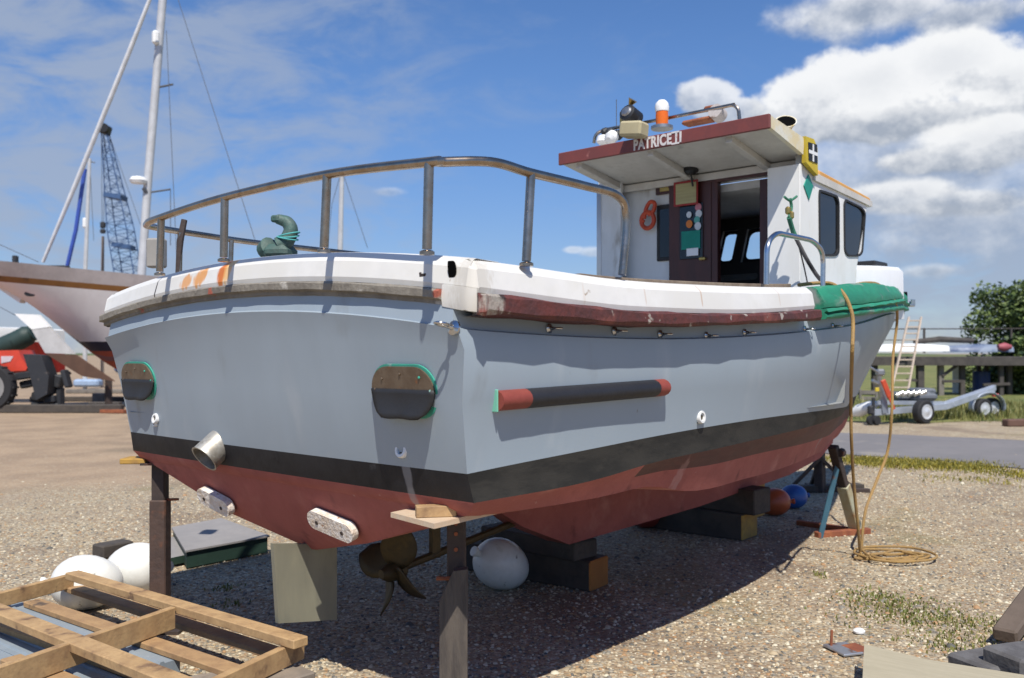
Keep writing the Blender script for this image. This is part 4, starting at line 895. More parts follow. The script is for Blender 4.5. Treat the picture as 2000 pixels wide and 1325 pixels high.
grass('weeds', 'small patches of green weeds growing through the gravel', sp, grass_w, (.006, .026))
sp = []
for i in range(60): sp.append((G(1640+i*7+random.uniform(-8, 8), 808+random.uniform(-16, 10)), RGT*.8, FWD*1.2, 170))
grass('rough_grass', 'rough grass growing round the boat trailer', sp, grass_g, (.06, .25))

# ------------------------------------------------------------------ props, boards and blocks under the boat
def stern_prop(px, D, top_z, steel_to, wood, lab, blocks):
    p = Vector((CAM.x, CAM.y, 0))+FWD*D+RGT*((px-1000)/F_PX*D)
    t = thing('boat_prop', lab, 'boat prop', p, 'stern props')
    return t, p
p = P(888, 1050, D=3.42); p.z = 0
t = thing('boat_prop', 'timber and steel prop under the near corner of the stern, plywood board on top', 'boat prop', p)
m_ = MB(); m_.box(p+Vector((.03, .02, .41)), (.07, .07, .80), TH, bev=.006); m_.box(p+Vector((.03, .02, .008)), (.3, .3, .016), TH); m_.build('inner_tube', post_steel, t)
m_ = MB(); q = p+RGT*.0-FWD*.045; M = frame_M(q, RGT, (0, 0, 1)); m_.prism([(-.052, .0), (.052, 0), (.052, .612), (.0, .605), (-.052, .49)], .05, M @ Matrix.Translation((0, 0, -.02))); m_.build('timber_leg', post_wood, t)
m_ = MB(); 
for z in (.73, .77, .67): bl = MB(); bl.lathe([(.008, 0), (.008, .004)], frame_M(p+Vector((.03, .02, z))-FWD*.036, RGT, (0, 0, 1)), 8); bl.build('bolt', rust, t)
m_.tube([p+Vector((0, 0, .56))-RGT*.07-FWD*.0, p+Vector((0, 0, .56))+RGT*.04-FWD*.0], .008, 8); m_.build('locking_pin', rust, t)
p = P(313, 900, D=4.66); p.z = 0
t = thing('boat_prop', 'dark steel prop under the far corner of the stern, beside the white buoys', 'boat prop', p)
m_ = MB(); m_.box(p+Vector((0, 0, .425)), (.068, .068, .84), TH, bev=.005); m_.box(p+Vector((0, 0, .008)), (.3, .3, .016), TH); m_.build('inner_tube', post_steel, t)
m_ = MB(); m_.box(p+Vector((0, 0, .335)), (.084, .084, .65), TH, bev=.006); m_.build('outer_tube', mat('brown_rusty_steel', (.10, .06, .045), .7, .2, col2=(.07, .045, .036), scale=6, bump=.3, stain=[((.2, .08, .04), 8, .58, .7)]), t)
m_ = MB(); m_.tube([p+Vector((0, 0, .655))-RGT*.03, p+Vector((0, 0, .66))+RGT*.095], .007, 8); m_.build('locking_pin', rust, t)
m_ = MB(); m_.box(p+Vector((0, 0, .85)), (.15, .15, .012), TH); m_.build('top_plate', post_steel, t)
m_ = MB(); q = P(268, 899, D=4.66); m_.box(q, (.13, .13, .028), TH, bev=.004); o = m_.build('packing_block', yellow_end, None, origin=q); tag(o, 'small yellow packing block under the far stern corner', 'wood block')
# plywood board and wedge on the near prop
zt = 1.05-GZ
cs_ = [P(763, 1001, z=zt), P(848, 1023, z=zt), P(995, 989, z=zt)]; cs_.append(cs_[0]+cs_[2]-cs_[1])
m_ = MB(); m_.add([v-Vector((0, 0, .018*k)) for k in (0, 1) for v in cs_], [(0, 1, 2, 3), (7, 6, 5, 4), (0, 4, 5, 1), (1, 5, 6, 2), (2, 6, 7, 3), (3, 7, 4, 0)])
q = (cs_[0]+cs_[2])/2; o = m_.build('plywood_board', new_ply, None, origin=q); tag(o, 'pale plywood board laid on the near stern prop', 'board')
m_ = MB(); A = P(812, 999, z=zt+.02); B = P(872, 997, z=zt+.02); m_.beam(A, B+ (B-A)*.3, .05, .038, bev=.002); o = m_.build('wooden_wedge', pallet_w, None, origin=A); tag(o, 'short pine wedge between plywood board and red hull', 'wedge')
# keel blocks
def block(cen, size, rz, lab, endm=yellow_end, grp='timber blocks under the keel'):
    o = MB(); o.box(cen, size, rz, bev=.008); 
    for i, f in enumerate(o.f):
        c0 = sum((o.v[k] for k in f), Vector())/len(f); d = c0-Vector(cen)
        ax = Matrix.Rotation(rz, 3, 'Z') @ Vector((1, 0, 0)) if size[0] > size[1] else Matrix.Rotation(rz, 3, 'Z') @ Vector((0, 1, 0))
        if abs(d.dot(ax)) > max(size)/2-.004: o.m[i] = 1
    b = o.build('keel_block', [timber, endm], None, origin=cen); tag(b, lab, 'timber block', grp); return b
b0 = Vector((4.18, .42, 0))
block(b0+Vector((.0, -.02, .10)), (.27, 1.05, .20), .03, 'large dark sleeper with a yellow end at the bottom of the bow keel blocks')
block(b0+Vector((.05, -.12, .295)), (.25, 1.05, .19), -.05, 'dark sleeper directly under the bow part of the keel', timber)
block(b0+Vector((.42, -.02, .25)), (.2, .8, .32), .06, 'short sleeper with a yellow end behind the other bow keel blocks')
b1 = Vector((2.2, .35, 0))
block(b1+Vector((.0, .0, .09)), (.22, .95, .18), .1, 'dark sleeper with an orange painted end under the stern part of the keel', mat('orange_timber_end', (.4, .15, .03), .8))
block(b1+Vector((.0, -.02, .235)), (.22, .8, .11), -.04, 'plain dark sleeper carrying the stern part of the keel', timber)
# bow stands
t0 = G(1672, 1042); t1 = P(1627, 872, D=t0.dot(FWD)-CAM.dot(FWD)-.25)
t = thing('bow_stand', 'slanting cream and blue steel stand under the near side of the bow', 'boat stand', (t0.x, t0.y, 0))
m_ = MB(); m_.beam(t0+Vector((0, 0, .02)), t0.lerp(t1, .56), .085, .07, bev=.006); m_.build('leg', stand_y, t); m_ = MB(); m_.beam(t0.lerp(t1, .5), t1, .07, .055, bev=.005); m_.build('upper_leg', post_steel, t)
t2 = G(1602, 1050); m_ = MB(); m_.beam(t2, t0.lerp(t1, .8), .04, .04, bev=.004); m_.build('brace', stand_b, t)
m_ = MB(); m_.beam(t2-RGT*.03+Vector((0, 0, .02)), t0+RGT*.1+Vector((0, 0, .02)), .06, .045, bev=.004); m_.beam(t0+Vector((0, 0, .02)), t0+FWD*.35-RGT*.35+Vector((0, 0, .02)), .05, .04, bev=.004); m_.build('foot', rust, t)
m_ = MB(); m_.lathe([(.03, -.02), (.035, .02)], Matrix.Translation(t1+RGT*.06+Vector((0, 0, -.05))) @ Matrix.Rotation(1.5, 4, 'Y'), 10); m_.build('wing_nut', post_steel, t)
s0 = G(1602, 962); t = thing('bow_stand', 'dark upright stand under the far side of the bow', 'boat stand', (s0.x, s0.y, 0))
m_ = MB(); m_.beam(s0, P(1600, 872, D=9.2), .09, .09, up=(1, 0, 0), bev=.005); m_.build('post', post_steel, t); m_ = MB()
for d in (-RGT*.45, RGT*.5, FWD*.4): m_.beam(s0+d+Vector((0, 0, .02)), s0+Vector((0, 0, .02)), .06, .04); m_.beam(s0+d*.7+Vector((0, 0, .03)), s0+Vector((0, 0, .35)), .035, .035)
m_.build('foot', post_steel, t)
m_ = MB(); A = G(1560, 962); B = G(1682, 958); m_.beam(A+Vector((0, 0, .04)), B+Vector((0, 0, .04)), .12, .06); o = m_.build('timber_plank', timber, None, origin=A); tag(o, 'dark plank lying across the foot of the far bow stand', 'plank')
# buoys
def buoy(px, py, w, D, m, lab, rz=0., tilt=90., grp=None, eye_m=None, sx=1.0):
    r = w/2; p = P(px, py, D=D); p.z = max(r*.97, p.z*0+r*.97)
    t = thing('buoy', lab, 'buoy', (p.x, p.y, 0), grp)
    M = Matrix.Translation(p) @ Matrix.Rotation(rz, 4, 'Z') @ Matrix.Rotation(R_(tilt), 4, 'Y')
    L_ = r*1.25*sx; prof = []
    for k in range(17):
        a = math.pi*k/16; prof.append((max(.001, r*math.sin(a)*(1-.10*math.cos(a))), -L_*math.cos(a)))
    prof[-1] = (r*.14, L_*.99); prof += [(r*.14, L_*1.12)]
    b = MB(); b.lathe(prof, M, 28); b.build('body', m, t)
    e = MB(); e.lathe([(r*.15, L_*1.10), (r*.2, L_*1.14), (r*.2, L_*1.24), (r*.07, L_*1.25)], M, 14); e.build('rope_eye', eye_m or m, t)
    return t
buoy(265, 1112, .30, 5.3, buoy_w, 'white buoy lying just behind the far stern prop', -1.05, 84, 'white buoys')
buoy(170, 1137, .30, 4.98, buoy_w, 'white buoy lying nearest the end of the wooden pallet', 2.6, 86, 'white buoys')
buoy(980, 1085, .30, 5.4, buoy_w, 'white buoy lying in the shade under the boat', TH+2.2, 62, 'white buoys')
buoy(1510, 978, .24, 7.85, buoy_o, 'orange buoy in the shade under the bow', TH-1.6, 88); buoy(1548, 974, .22, 8.2, buoy_b, 'blue buoy beside the orange one under the bow', TH-1.3, 88)
buoy(1262, 1000, .29, 7.3, buoy_r, 'dull red buoy in the shade behind the keel', TH-.4, 85)
# ------------------------------------------------------------------ pallet, sheets and boards, left foreground
ZP = .27
def pp(px, py, z=ZP): return P(px, py, z=z)
d1_ = (pp(590, 1243)-pp(141, 1113)); d1_.z = 0
t = thing('pallet', 'new pine pallet frame lying on grey sheets in the left corner', 'pallet', (pp(337, 1200).x, pp(337, 1200).y, 0))
def slat(a, b, w, h, m, name='board', ext=0.): 
    mb = MB(); a, b = Vector(a), Vector(b); d = (b-a).normalized(); mb.beam(a-Vector((0, 0, h/2)), b+d*ext-Vector((0, 0, h/2)), w, h, bev=.004); return mb.build(name, m, t)
u1 = d1_.normalized()
slat(pp(141, 1116), pp(588, 1247), .075, .038, pallet_w, 'top_rail'); slat(pp(0, 1187)-u1*.5, pp(357, 1330), .085, .038, pallet_w, 'top_rail', .12)
crossd = (pp(0, 1300)-pp(337, 1185)); crossd.z = 0; cu_ = crossd.normalized()
A = pp(141, 1120, ZP-.038); slat(A, A+cu_*1.05, .032, .075, pallet_w, 'cross_beam'); A = pp(335, 1186, ZP-.002); slat(A-cu_*.01, A+cu_*1.3, .032, .10, pallet_w, 'cross_beam'); A = pp(589, 1246, ZP-.04); slat(A, A+cu_*1.05, .034, .085, pallet_w, 'cross_beam')
zl_ = ZP-.105
for (a, b, m) in (((140, 1143), (545, 1272), pallet_o), ((62, 1172), (460, 1306), pallet_o), ((0, 1213), (350, 1335), pallet_w), ((20, 1282), (140, 1330), pallet_o)):
    A, B = pp(*a, zl_), pp(*b, zl_); slat(A, B, .085, .028, m, 'bottom_slat')
# grey ribbed sheets below
shd = u1; shn = Vector((-shd.y, shd.x, 0)); shn = -shn if shn.dot(FWD) > 0 else shn
for k, (px, py, L_) in enumerate(((20, 1168, 2.05), (6, 1212, 2.0), (0, 1262, 1.95))):
    A = pp(px, py, .135-.004*k)-shd*.5; mb = MB(); prof_ = [(0, 0), (.07, 0), (.075, .008), (.09, .008), (.095, 0), (.145, 0), (.15, .008), (.165, .008), (.17, 0), (.20, 0), (.20, -.125), (0, -.125)]
    rows = [[A+shd*s+shn*a+Vector((0, 0, b)) for a, b in prof_] for s in (0, L_)]
    mb.loft(rows, closed=True); mb.f += [tuple(range(12)), tuple(range(12, 24))]; mb.m += [0, 0]
    o = mb.build('ribbed_sheet', sheet_m, None, ang=25, origin=A); tag(o, ['grey ribbed sheet under the pallet, farthest from the camera', 'grey ribbed sheet under the middle of the pallet', 'grey ribbed sheet under the pallet, nearest the camera'][k], 'sheet', 'grey ribbed sheets under the pallet')
for k, (a, b) in enumerate((((360, 1332), (545, 1300)), ((470, 1345), (600, 1305)))):
    A, B = pp(*a, .14), pp(*b, .14); mb = MB(); mb.beam(A-(B-A)*.5-Vector((0, 0, .045)), B-Vector((0, 0, .045)), .12, .09, bev=.006); o = mb.build('old_plank', mat('silvered_plank', (.27, .22, .17), .85, col2=(.2, .165, .13), scale=5, bump=.3) if k == 0 else MATS['silvered_plank'], None, origin=A); tag(o, ['old brown plank lying at the end of the pallet', 'old grey plank nearest the camera beside the pallet end'][k], 'plank', 'old planks by the pallet')
# hatch-like boards behind the far prop
zt = .13; q4 = [P(335, 1030, z=zt), P(432, 1012, z=zt), P(527, 1046, z=zt), P(362, 1076, z=zt)]
mb = MB(); mb.add(q4+[v-Vector((0, 0, .012)) for v in q4], [(0, 1, 2, 3), (7, 6, 5, 4), (0, 4, 5, 1), (1, 5, 6, 2), (2, 6, 7, 3), (3, 7, 4, 0)])
t = thing('deck_hatch_cover', 'grey topped hatch cover with a dark green edge lying on the gravel behind the prop', 'hatch cover', (q4[3].x, q4[3].y, 0)); mb.build('top', board_grey, t)
ins = [(v-sum(q4, Vector())/4)*.96+sum(q4, Vector())/4 for v in q4]; mb = MB(); mb.add([v-Vector((0, 0, .013)) for v in ins]+[Vector((v.x, v.y, .01)) for v in ins], [(7, 6, 5, 4), (0, 4, 5, 1), (1, 5, 6, 2), (2, 6, 7, 3), (3, 7, 4, 0)]); mb.build('edge_frame', board_green, t)
q4 = [P(330, 1050, z=.07), P(360, 1046, z=.07), P(372, 1082, z=.07), P(325, 1092, z=.07)]
mb = MB(); mb.add(q4+[Vector((v.x, v.y, .02)) for v in q4], [(0, 1, 2, 3), (7, 6, 5, 4), (0, 4, 5, 1), (1, 5, 6, 2), (2, 6, 7, 3), (3, 7, 4, 0)], 0); mb.m = [0, 0, 1, 1, 1, 1]; o = mb.build('small_board', [board_grey, board_green], None, origin=q4[0]); tag(o, 'small green edged board half hidden behind the far stern prop', 'board')
mb = MB(); A = G(190, 1092); B = G(250, 1080); mb.beam(A+Vector((0, 0, .05)), B+Vector((0, 0, .05)), .14, .09, bev=.01); o = mb.build('dark_baulk', timber, None, origin=A); tag(o, 'dark timber offcut behind the two white buoys', 'timber')
# ------------------------------------------------------------------ right foreground
q4 = [P(1688, 1258, z=.13), P(1810, 1288, z=.135), P(2010, 1320, z=.15), P(2060, 1420, z=.15), P(1680, 1420, z=.12)]
mb = MB(); mb.add(q4+[v-Vector((0, 0, .025)) for v in q4], [(0, 1, 2, 3, 4), (9, 8, 7, 6, 5)]+[(i, 5+i, 5+(i+1) % 5, (i+1) % 5) for i in range(5)]); o = mb.build('board_offcut', conc, None, origin=q4[0]); tag(o, 'pale board offcut lying in the right corner', 'board')
mb = MB(); mb.box(((q4[0]+q4[2])/2)-Vector((0, 0, .09))-FWD*.25, (.5, .3, .09), TH, bev=.01); o = mb.build('packing_timber', timber, None, origin=q4[0]); tag(o, 'dark timber under the pale board offcut in the right corner', 'timber')
for k, (a, b, w, h, z) in enumerate((((1890, 1290), (2020, 1268), .22, .14, .14), ((1955, 1275), (2050, 1262), .2, .2, .2))):
    A, B = P(*a, z=z), P(*b, z=z); mb = MB(); mb.beam(A-Vector((0, 0, h/2)), B+(B-A)*.8-Vector((0, 0, h/2)), w, h, bev=.012); o = mb.build('railway_sleeper', mat('grey_sleeper', (.135, .13, .13), .85, col2=(.09, .085, .085), scale=6, bump=.4) if k == 0 else MATS['grey_sleeper'], None, origin=A); tag(o, ['low grey sleeper beside the pale board offcut', 'taller grey sleeper behind the low one'][k], 'sleeper', 'grey sleepers in the right corner')
mb = MB(); A = P(1962, 1243, z=.06); B = P(2030, 1150, z=.2); mb.beam(A, B, .11, .07, bev=.01); o = mb.build('brown_post', mat('brown_post_wood', (.14, .105, .08), .85, scale=6, bump=.3), None, origin=A); tag(o, 'brown post lying against the sleepers at the right edge', 'post')
mb = MB(); q = G(1650, 1273); mb.box(q+Vector((0, 0, .012)), (.16, .13, .012), TH+.3, bev=.003); t = mb.build('steel_plate', mat('bare_steel_plate', (.40, .42, .46), .4, .6, scale=8, stain=[((.26, .10, .05), 9, .50, .6)]), None, origin=q); tag(t, 'small square steel plate with an upright rusty rod on the gravel', 'steel plate')
mb = MB(); q2 = G(1623, 1268); mb.tube([q2, q2+Vector((.0, 0, .09))+RGT*.004], .007, 8); mb.box(q2+RGT*.11+Vector((0, 0, .012))-FWD*.03, (.11, .09, .014), TH+.4, bev=.002); mb.build('rusty_rod', rust, t)
mb = MB(); q = G(1678, 1238); mb.lathe([(.01, 0), (.028, .006), (.03, .016), (.018, .026), (.002, .028)], Matrix.Translation(q), 12, sx=1.1); o = mb.build('white_stone', white_p, None, origin=q); tag(o, 'bright white stone on the gravel by the steel plate', 'stone')
# ------------------------------------------------------------------ yellow rope over the bow
yb = -BS(3.0)-.03
def xin(px, py, y): return P(px, py, y=y)
g0 = G(1680, 1085)
rope = [P(1560, 557, y=-1.18), P(1600, 553, y=-1.22), P(1628, 556, y=-1.30), P(1648, 575, y=-1.39), P(1660, 600, y=-1.43), P(1666, 630, y=-1.45), P(1664, 700, y=-1.46), P(1662, 780, D=5.75), P(1663, 860, D=5.9), P(1668, 950, D=6.1), P(1676, 1030, D=6.2), g0+Vector((0, 0, .02))]
coil = []
cx, cy = (G(1742, 1090)-g0).dot(RGT), 0; gc = G(1745, 1092)
for k in range(46):
    a = math.pi+2*math.pi*k/11.; r1 = .20+.04*math.sin(k*1.3); r2 = .13+.03*math.sin(k*2.1)
    if k > 33: r1, r2 = .235, .18
    coil.append(gc+RGT*(r1*math.cos(a)+.05*math.sin(k*.37)+random.uniform(-.012, .012))+FWD*(r2*math.sin(a)+.06*math.sin(k*.5)+random.uniform(-.015, .015))+Vector((0, 0, .012+.0006*k)))
rope2 = [g0+Vector((.02, 0, .03)), P(1690, 1000, D=6.35), P(1712, 940, D=6.5), P(1734, 880, D=6.6), P(1742, 800, D=6.55), P(1744, 700, D=6.7), P(1752, 630, D=6.75), P(1750, 598, y=-BS(4.6)-.02), P(1738, 576, y=-BS(4.5)+.03), P(1715, 556, y=-BS(4.2)+.12), P(1690, 553, y=-BS(3.6)+.2), P(1665, 558, y=-1.1), P(1640, 566, y=-1.15)]
mb = MB(); mb.tube(cr(rope, 6), .0105, 8); mb.tube(cr([g0+Vector((0, 0, .02))]+coil, 4), .009, 7); mb.tube(cr(rope2, 6), .0105, 8)
o = mb.build('yellow_rope', rope_m, None, origin=g0); tag(o, 'long yellow-brown rope hanging from the bow and coiled on the gravel', 'rope')

# ------------------------------------------------------------------ left background: yacht on its cradle
def wp(px, py, D): return CF @ c(px, py, D)
DY = 25.0
t = thing('sailing_yacht', 'white sailing yacht with a brown strake and red bottom, ashore behind the far stern corner', 'yacht', tuple(Vector((wp(200, 745, DY).x, wp(200, 745, DY).y, 0))))
HD = Vector((.93, .37, 0))          # heading in right / ahead axes
LEN = 11.0; S0 = c(-60, 600, DY); S0.z = 0
def zpx(py): return 1.62+(690-py)/1750*DY
ztop = lambda s: zpx(505)-.128*s+.0062*s*s
zstr = lambda s: zpx(533)-.118*s+.0062*s*s
ds_ = [0, .3, .6, .9, 1.3, 1.6, 2.0, 2.46, 2.8, 3.1, 3.5, 3.85, 4.4, 5.2, 6.5, 8, 9.3, 10.3, 11]
zbt = tab([0, .9, 1.6, 2.46, 3.1, 3.85, 4.4, 6, 8, 9.5, 11], [zpx(545), zpx(566), zpx(598), zpx(650), zpx(690), zpx(728), zpx(746), zpx(752), zpx(750), zpx(700), zpx(600)])
hbm = tab([0, .6, 1.5, 3, 5, 7, 9, 10.3, 11], [.05, .55, 1.05, 1.5, 1.62, 1.45, .95, .4, .02])
levels = [('b',), (.0, 'r1'), (zpx(706),), (zpx(697),), (zpx(686),), (zpx(667),), ('m',), ('s0',), ('s1',), ('t',)]
def yrow(side):
    rows = []
    for L_ in range(10):
        r = []
        for s in ds_:
            zb_, zt_ = zbt(s), ztop(s); zs = zstr(s)
            z = [zb_, zb_+.5*(max(zb_, zpx(706))-zb_), zpx(706), zpx(697), zpx(686), zpx(667), .5*(max(zb_, zpx(667))+zs-.16), zs-.16, zs, zt_][L_]
            z = max(zb_, z); fr = (z-zb_)/max(.05, zt_-zb_); hb_ = hbm(s)*(min(1, max(0, fr))**.55 if L_ else .0)
            if L_ >= 7: hb_ += .02
            q = S0+Vector((HD.x*s, HD.y*s, 0))+Vector((-HD.y, HD.x, 0))*(-hb_*side); r.append(Vector((q.x, q.y, z)))
        rows.append(r)
    return rows
mb = MB(CF)
for side in (1, -1):
    rows = yrow(side); rows = rows if side == 1 else [r[::-1] for r in rows]
    mb.loft(rows, mis=[0, 0, 1, 0, 2, 3, 3, 4, 5])
a, b = yrow(1)[-1], yrow(-1)[-1]; mb.loft([a, b], mi=5)
mb.build('hull', [yacht_r, mauve, navy, yacht_w, strake_m, yacht_b], t, ang=30)
def quad(pts, D, th, mats, name, par, mi=None):
    mb = MB(CF); a = [c(x, y, D) for x, y in pts]; n = len(a); bk = [v+Vector((0, th, 0)) for v in a]
    mb.add(a+bk, [tuple(range(n-1, -1, -1)), tuple(range(n, 2*n))]+[(i, (i+1) % n, n+(i+1) % n, n+i) for i in range(n)]); return mb.build(name, mats, par)
rd = quad([(62, 645), (97, 640), (145, 692), (88, 690)], DY-.25, .12, rud_w, 'rudder', t); quad([(28, 613), (74, 615), (97, 639), (62, 644)], DY-.26, .14, white_p, 'rudder_head', rd); quad([(88, 691), (146, 693), (222, 745), (160, 735)], DY-.24, .12, rud_b, 'rudder_blade', rd)
quad([(0, 548), (44, 575), (38, 592), (0, 566)], DY+.6, .3, white_p, 'boomkin', t)
mb = MB(CF); mb.lathe([(.18, 0), (.17, .03)], Matrix.Translation(c(60, 574, DY+.1)) @ Matrix.Rotation(R_(90), 4, 'X') @ Matrix.Scale(.45, 4, (0, 1, 0)), 14); mb.build('exhaust_outlet', black_p, t)
mb = MB(CF)
for (px, py, w, h) in ((104, 521, .75, .06), (124, 527, .3, .22), (30, 510, .1, .3), (105, 541, .25, .07), (10, 515, .3, .1)): mb.box(c(px, py, DY+.3), (w, .2, h), bev=.02)
mb.build('deck_fittings', machine, t); mb = MB(CF); mb.box(c(135, 531, DY+.5), (.35, .3, .13), bev=.05); mb.build('life_raft', white_p, t)
mb = MB(CF)
for x0, x1, y0, y1 in ((225, 300, 538, 548),): mb.tube([c(x0, y0, DY+2), c(x1, y1, DY+2.6)], .06, 8)
mb.build('boom', machine, t)
DM = 27.5
mb = MB(CF); mb.tube([c(276, 545, DM), c(290, 340, DM), c(305, 160, DM), c(320, -30, DM), c(330, -180, DM)], [.125, .125, .125, .12, .10], 14); ms = mb.build('mast', mast_m, t)
mb = MB(CF); mb.box(c(304, 74, DM-.15), (.2, .2, .42), bev=.06); mb.build('radar_reflector', white_p, ms)
mb = MB(CF); mb.lathe([(.1, -.1), (.22, -.08), (.26, 0), (.2, .1), (.05, .13)], Matrix.Translation(c(270, 353, DM-.2)), 18); mb.build('radar_dome', white_p, ms)
mb = MB(CF); mb.tube([c(280, 368, DM-.2), c(286, 376, DM-.1)], .06, 8); mb.tube([c(303, 172, DM), c(338, 165, DM)], .035, 8); mb.tube([c(287, 377, DM), c(333, 370, DM)], .03, 8); mb.tube([c(333, 370, DM), c(333, 480, DM)], .012, 6); mb.build('spreaders', wire, ms)
mb = MB(CF); mb.tube([c(300, -20, DM-1), c(255, 95, DM-.7), c(150, 355, DM+.4), c(84, 512, DM+1)], [.05, .068, .072, .05], 10); mb.build('furled_sail', sail_w, t)
mb = MB(CF); mb.tube([c(166, 330, DM+.6), c(148, 450, DM+.8), c(131, 522, DM+1)], .065, 8); mb.build('blue_stay', sail_b, t)
for a, b in (((345, -10), (500, 475)), ((325, 60), (345, 500)), ((0, 478), (75, 512)), ((0, 600), (30, 616))): mb = MB(CF); mb.tube([c(*a, DM), c(*b, DM-1)], .011, 5); mb.build('rigging_wire', wire, t)
# cradle: posts and timbers
def post(px, y0, y1, D, w, m, name, lab, cat, grp=None):
    a = wp(px, y1, D); a.z = 0; b = wp(px, y0, D); mb = MB(); mb.beam(a, b, w, w, up=(1, 0, 0)); o = mb.build(name, m, None, origin=a); tag(o, lab, cat, grp); return o
post(212, 742, 800, 25.2, .13, post_steel, 'cradle_post', 'dark post propping the white yacht beside the grey hull', 'post')
for k, (x0, x1, y0, y1, D, w, m) in enumerate(((-20, 240, 812, 802, 24.3, .22, timber), (60, 245, 768, 765, 30, .16, timber), (130, 240, 752, 750, 36, .16, pier_g), (175, 236, 797, 795, 26, .2, pier_w))):
    A, B = wp(x0, y0, D), wp(x1, y1, D); A.z = B.z = w*.45; mb = MB(); mb.beam(A, B, w, w*.9, bev=.02); o = mb.build('timber_baulk', m, None, origin=A); tag(o, ['long dark baulk on the ground in front of the red tractor', 'dark baulk lying under the yacht, second row back', 'silvered baulk farthest back under the yacht', 'short baulk at the foot of the cradle post'][k], 'timber', 'timber baulks round the yacht')
mb = MB(); A, B = wp(200, 802, 24.2), wp(246, 804, 24.0); A.z = B.z = .05; mb.beam(A, B, .18, .08); o = mb.build('rusty_rail', rust, None, origin=A); tag(o, 'rusty steel rail on the ground left of the grey hull', 'rail')
mb = MB(); q = wp(196, 783, 29); mb.box(Vector((q.x, q.y, .14)), (.3, .35, .28), TH, bev=.02); o = mb.build('concrete_block', pier_g, None, origin=q); tag(o, 'small grey block behind the cradle post', 'block')
mb = MB(); q = wp(172, 757, 40); mb.box(Vector((q.x, q.y, .25)), (.5, 1.0, .3), TH, bev=.08); o = mb.build('covered_bundle', mat('pale_blue_bundle', (.3, .4, .55), .7), None, origin=q); tag(o, 'pale blue bundle on the ground far behind the timbers', 'bundle')
# second boat: red with white top and dark green cover
D2 = 30.0
t = thing('red_boat', 'red boat with white top strip and green cover, behind the tractor', 'boat', tuple(Vector((wp(40, 760, D2).x, wp(40, 760, D2).y, 0))))
mb = MB(CF); rows = []
for s, px in enumerate((-300, -150, -40, 40, 90, 118, 128)):
    yt = 640+ (0 if px < 0 else px*.05); hw = [1.2, 1.3, 1.3, 1.1, .8, .45, .05][s]; yb_ = [735, 735, 735, 733, 731, 728, 724][s]
    r = []
    for (fr, w_) in ((0, .3), (.35, .75), (.7, .95), (.72, .97), (1, 1.0)):
        v = c(px, yb_+(yt-yb_)*fr, D2); r.append(v+Vector((0, -hw*w_, 0)))
    v = c(px, yt-2, D2); r.append(v); rows.append(r)
rows = [list(q) for q in zip(*rows)]; mb.loft(rows, mis=[0, 0, 0, 1, 1]); mb.build('hull', [mat('deep_red_hull', (.32, .025, .02), .4, scale=2), white_p], t, ang=30)
mb = MB(CF); mb.tube(cr([c(-40, 688, D2-1.5), c(20, 672, D2-1.5), c(60, 652, D2-1.4), c(70, 648, D2-1.4)], 5), [.3]*5+[.32]*5+[.26]*5+[.1], 14); mb.build('rolled_cover', tarp, t)
# tractor
D3 = 25.0
t = thing('tractor', 'red tractor with large black tyres cut off by the left edge', 'tractor', tuple(Vector((wp(0, 800, D3).x, wp(0, 800, D3).y, 0))))
quad([(-160, 690), (36, 684), (42, 700), (55, 716), (50, 724), (10, 726), (-160, 726)], D3-.4, .8, red_v, 'bonnet', t); quad([(2, 696), (26, 696), (20, 706), (2, 710)], D3-.415, .02, mat('pale_patch', (.6, .5, .52), .6), 'panel', t)
M = Matrix.Translation(c(-14, 757, D3-.7)) @ Matrix.Rotation(R_(90), 4, 'X'); mb = MB(CF); mb.lathe([(.35, -.16), (.58, -.17), (.62, -.1), (.62, .1), (.58, .17), (.35, .16)], M, 28)
for k in range(18):
    a = 2*math.pi*k/18; mb.box(M @ Vector((.62*math.cos(a), .62*math.sin(a), 0)), (.05, .26, .05), Matrix.Rotation(-a, 4, 'Y'))
wl = mb.build('wheel', tyre, t); mb = MB(CF); mb.lathe([(.33, -.1), (.40, .175), (.36, .18), (.3, .165), (.12, .167), (.0, .2)], M, 24); mb.build('rim', mat('dull_rim', (.25, .24, .23), .6), wl)
quad([(45, 692), (80, 694), (95, 735), (92, 770), (70, 782), (60, 740)], D3-.6, .5, machine, 'mudguard', t)
mb = MB(CF)
for (px, py, w, h) in ((75, 775, .28, .22), (95, 755, .35, .3), (115, 745, .22, .35), (130, 740, .12, .5), (100, 780, .3, .2), (118, 775, .12, .5), (108, 790, .3, .12), (40, 735, .7, .2), (55, 750, .35, .2)): mb.box(c(px, py, D3-.2+random.uniform(-.3, .3)), (w, .3, h), Matrix.Rotation(random.uniform(-.4, .4), 4, 'Y'), bev=.03)
mb.tube([c(90, 790, D3), c(112, 750, D3), c(137, 728, D3)], .05, 8); mb.tube([c(62, 790, D3), c(95, 787, D3)], .06, 8); mb.build('hitch_machinery', machine, t)
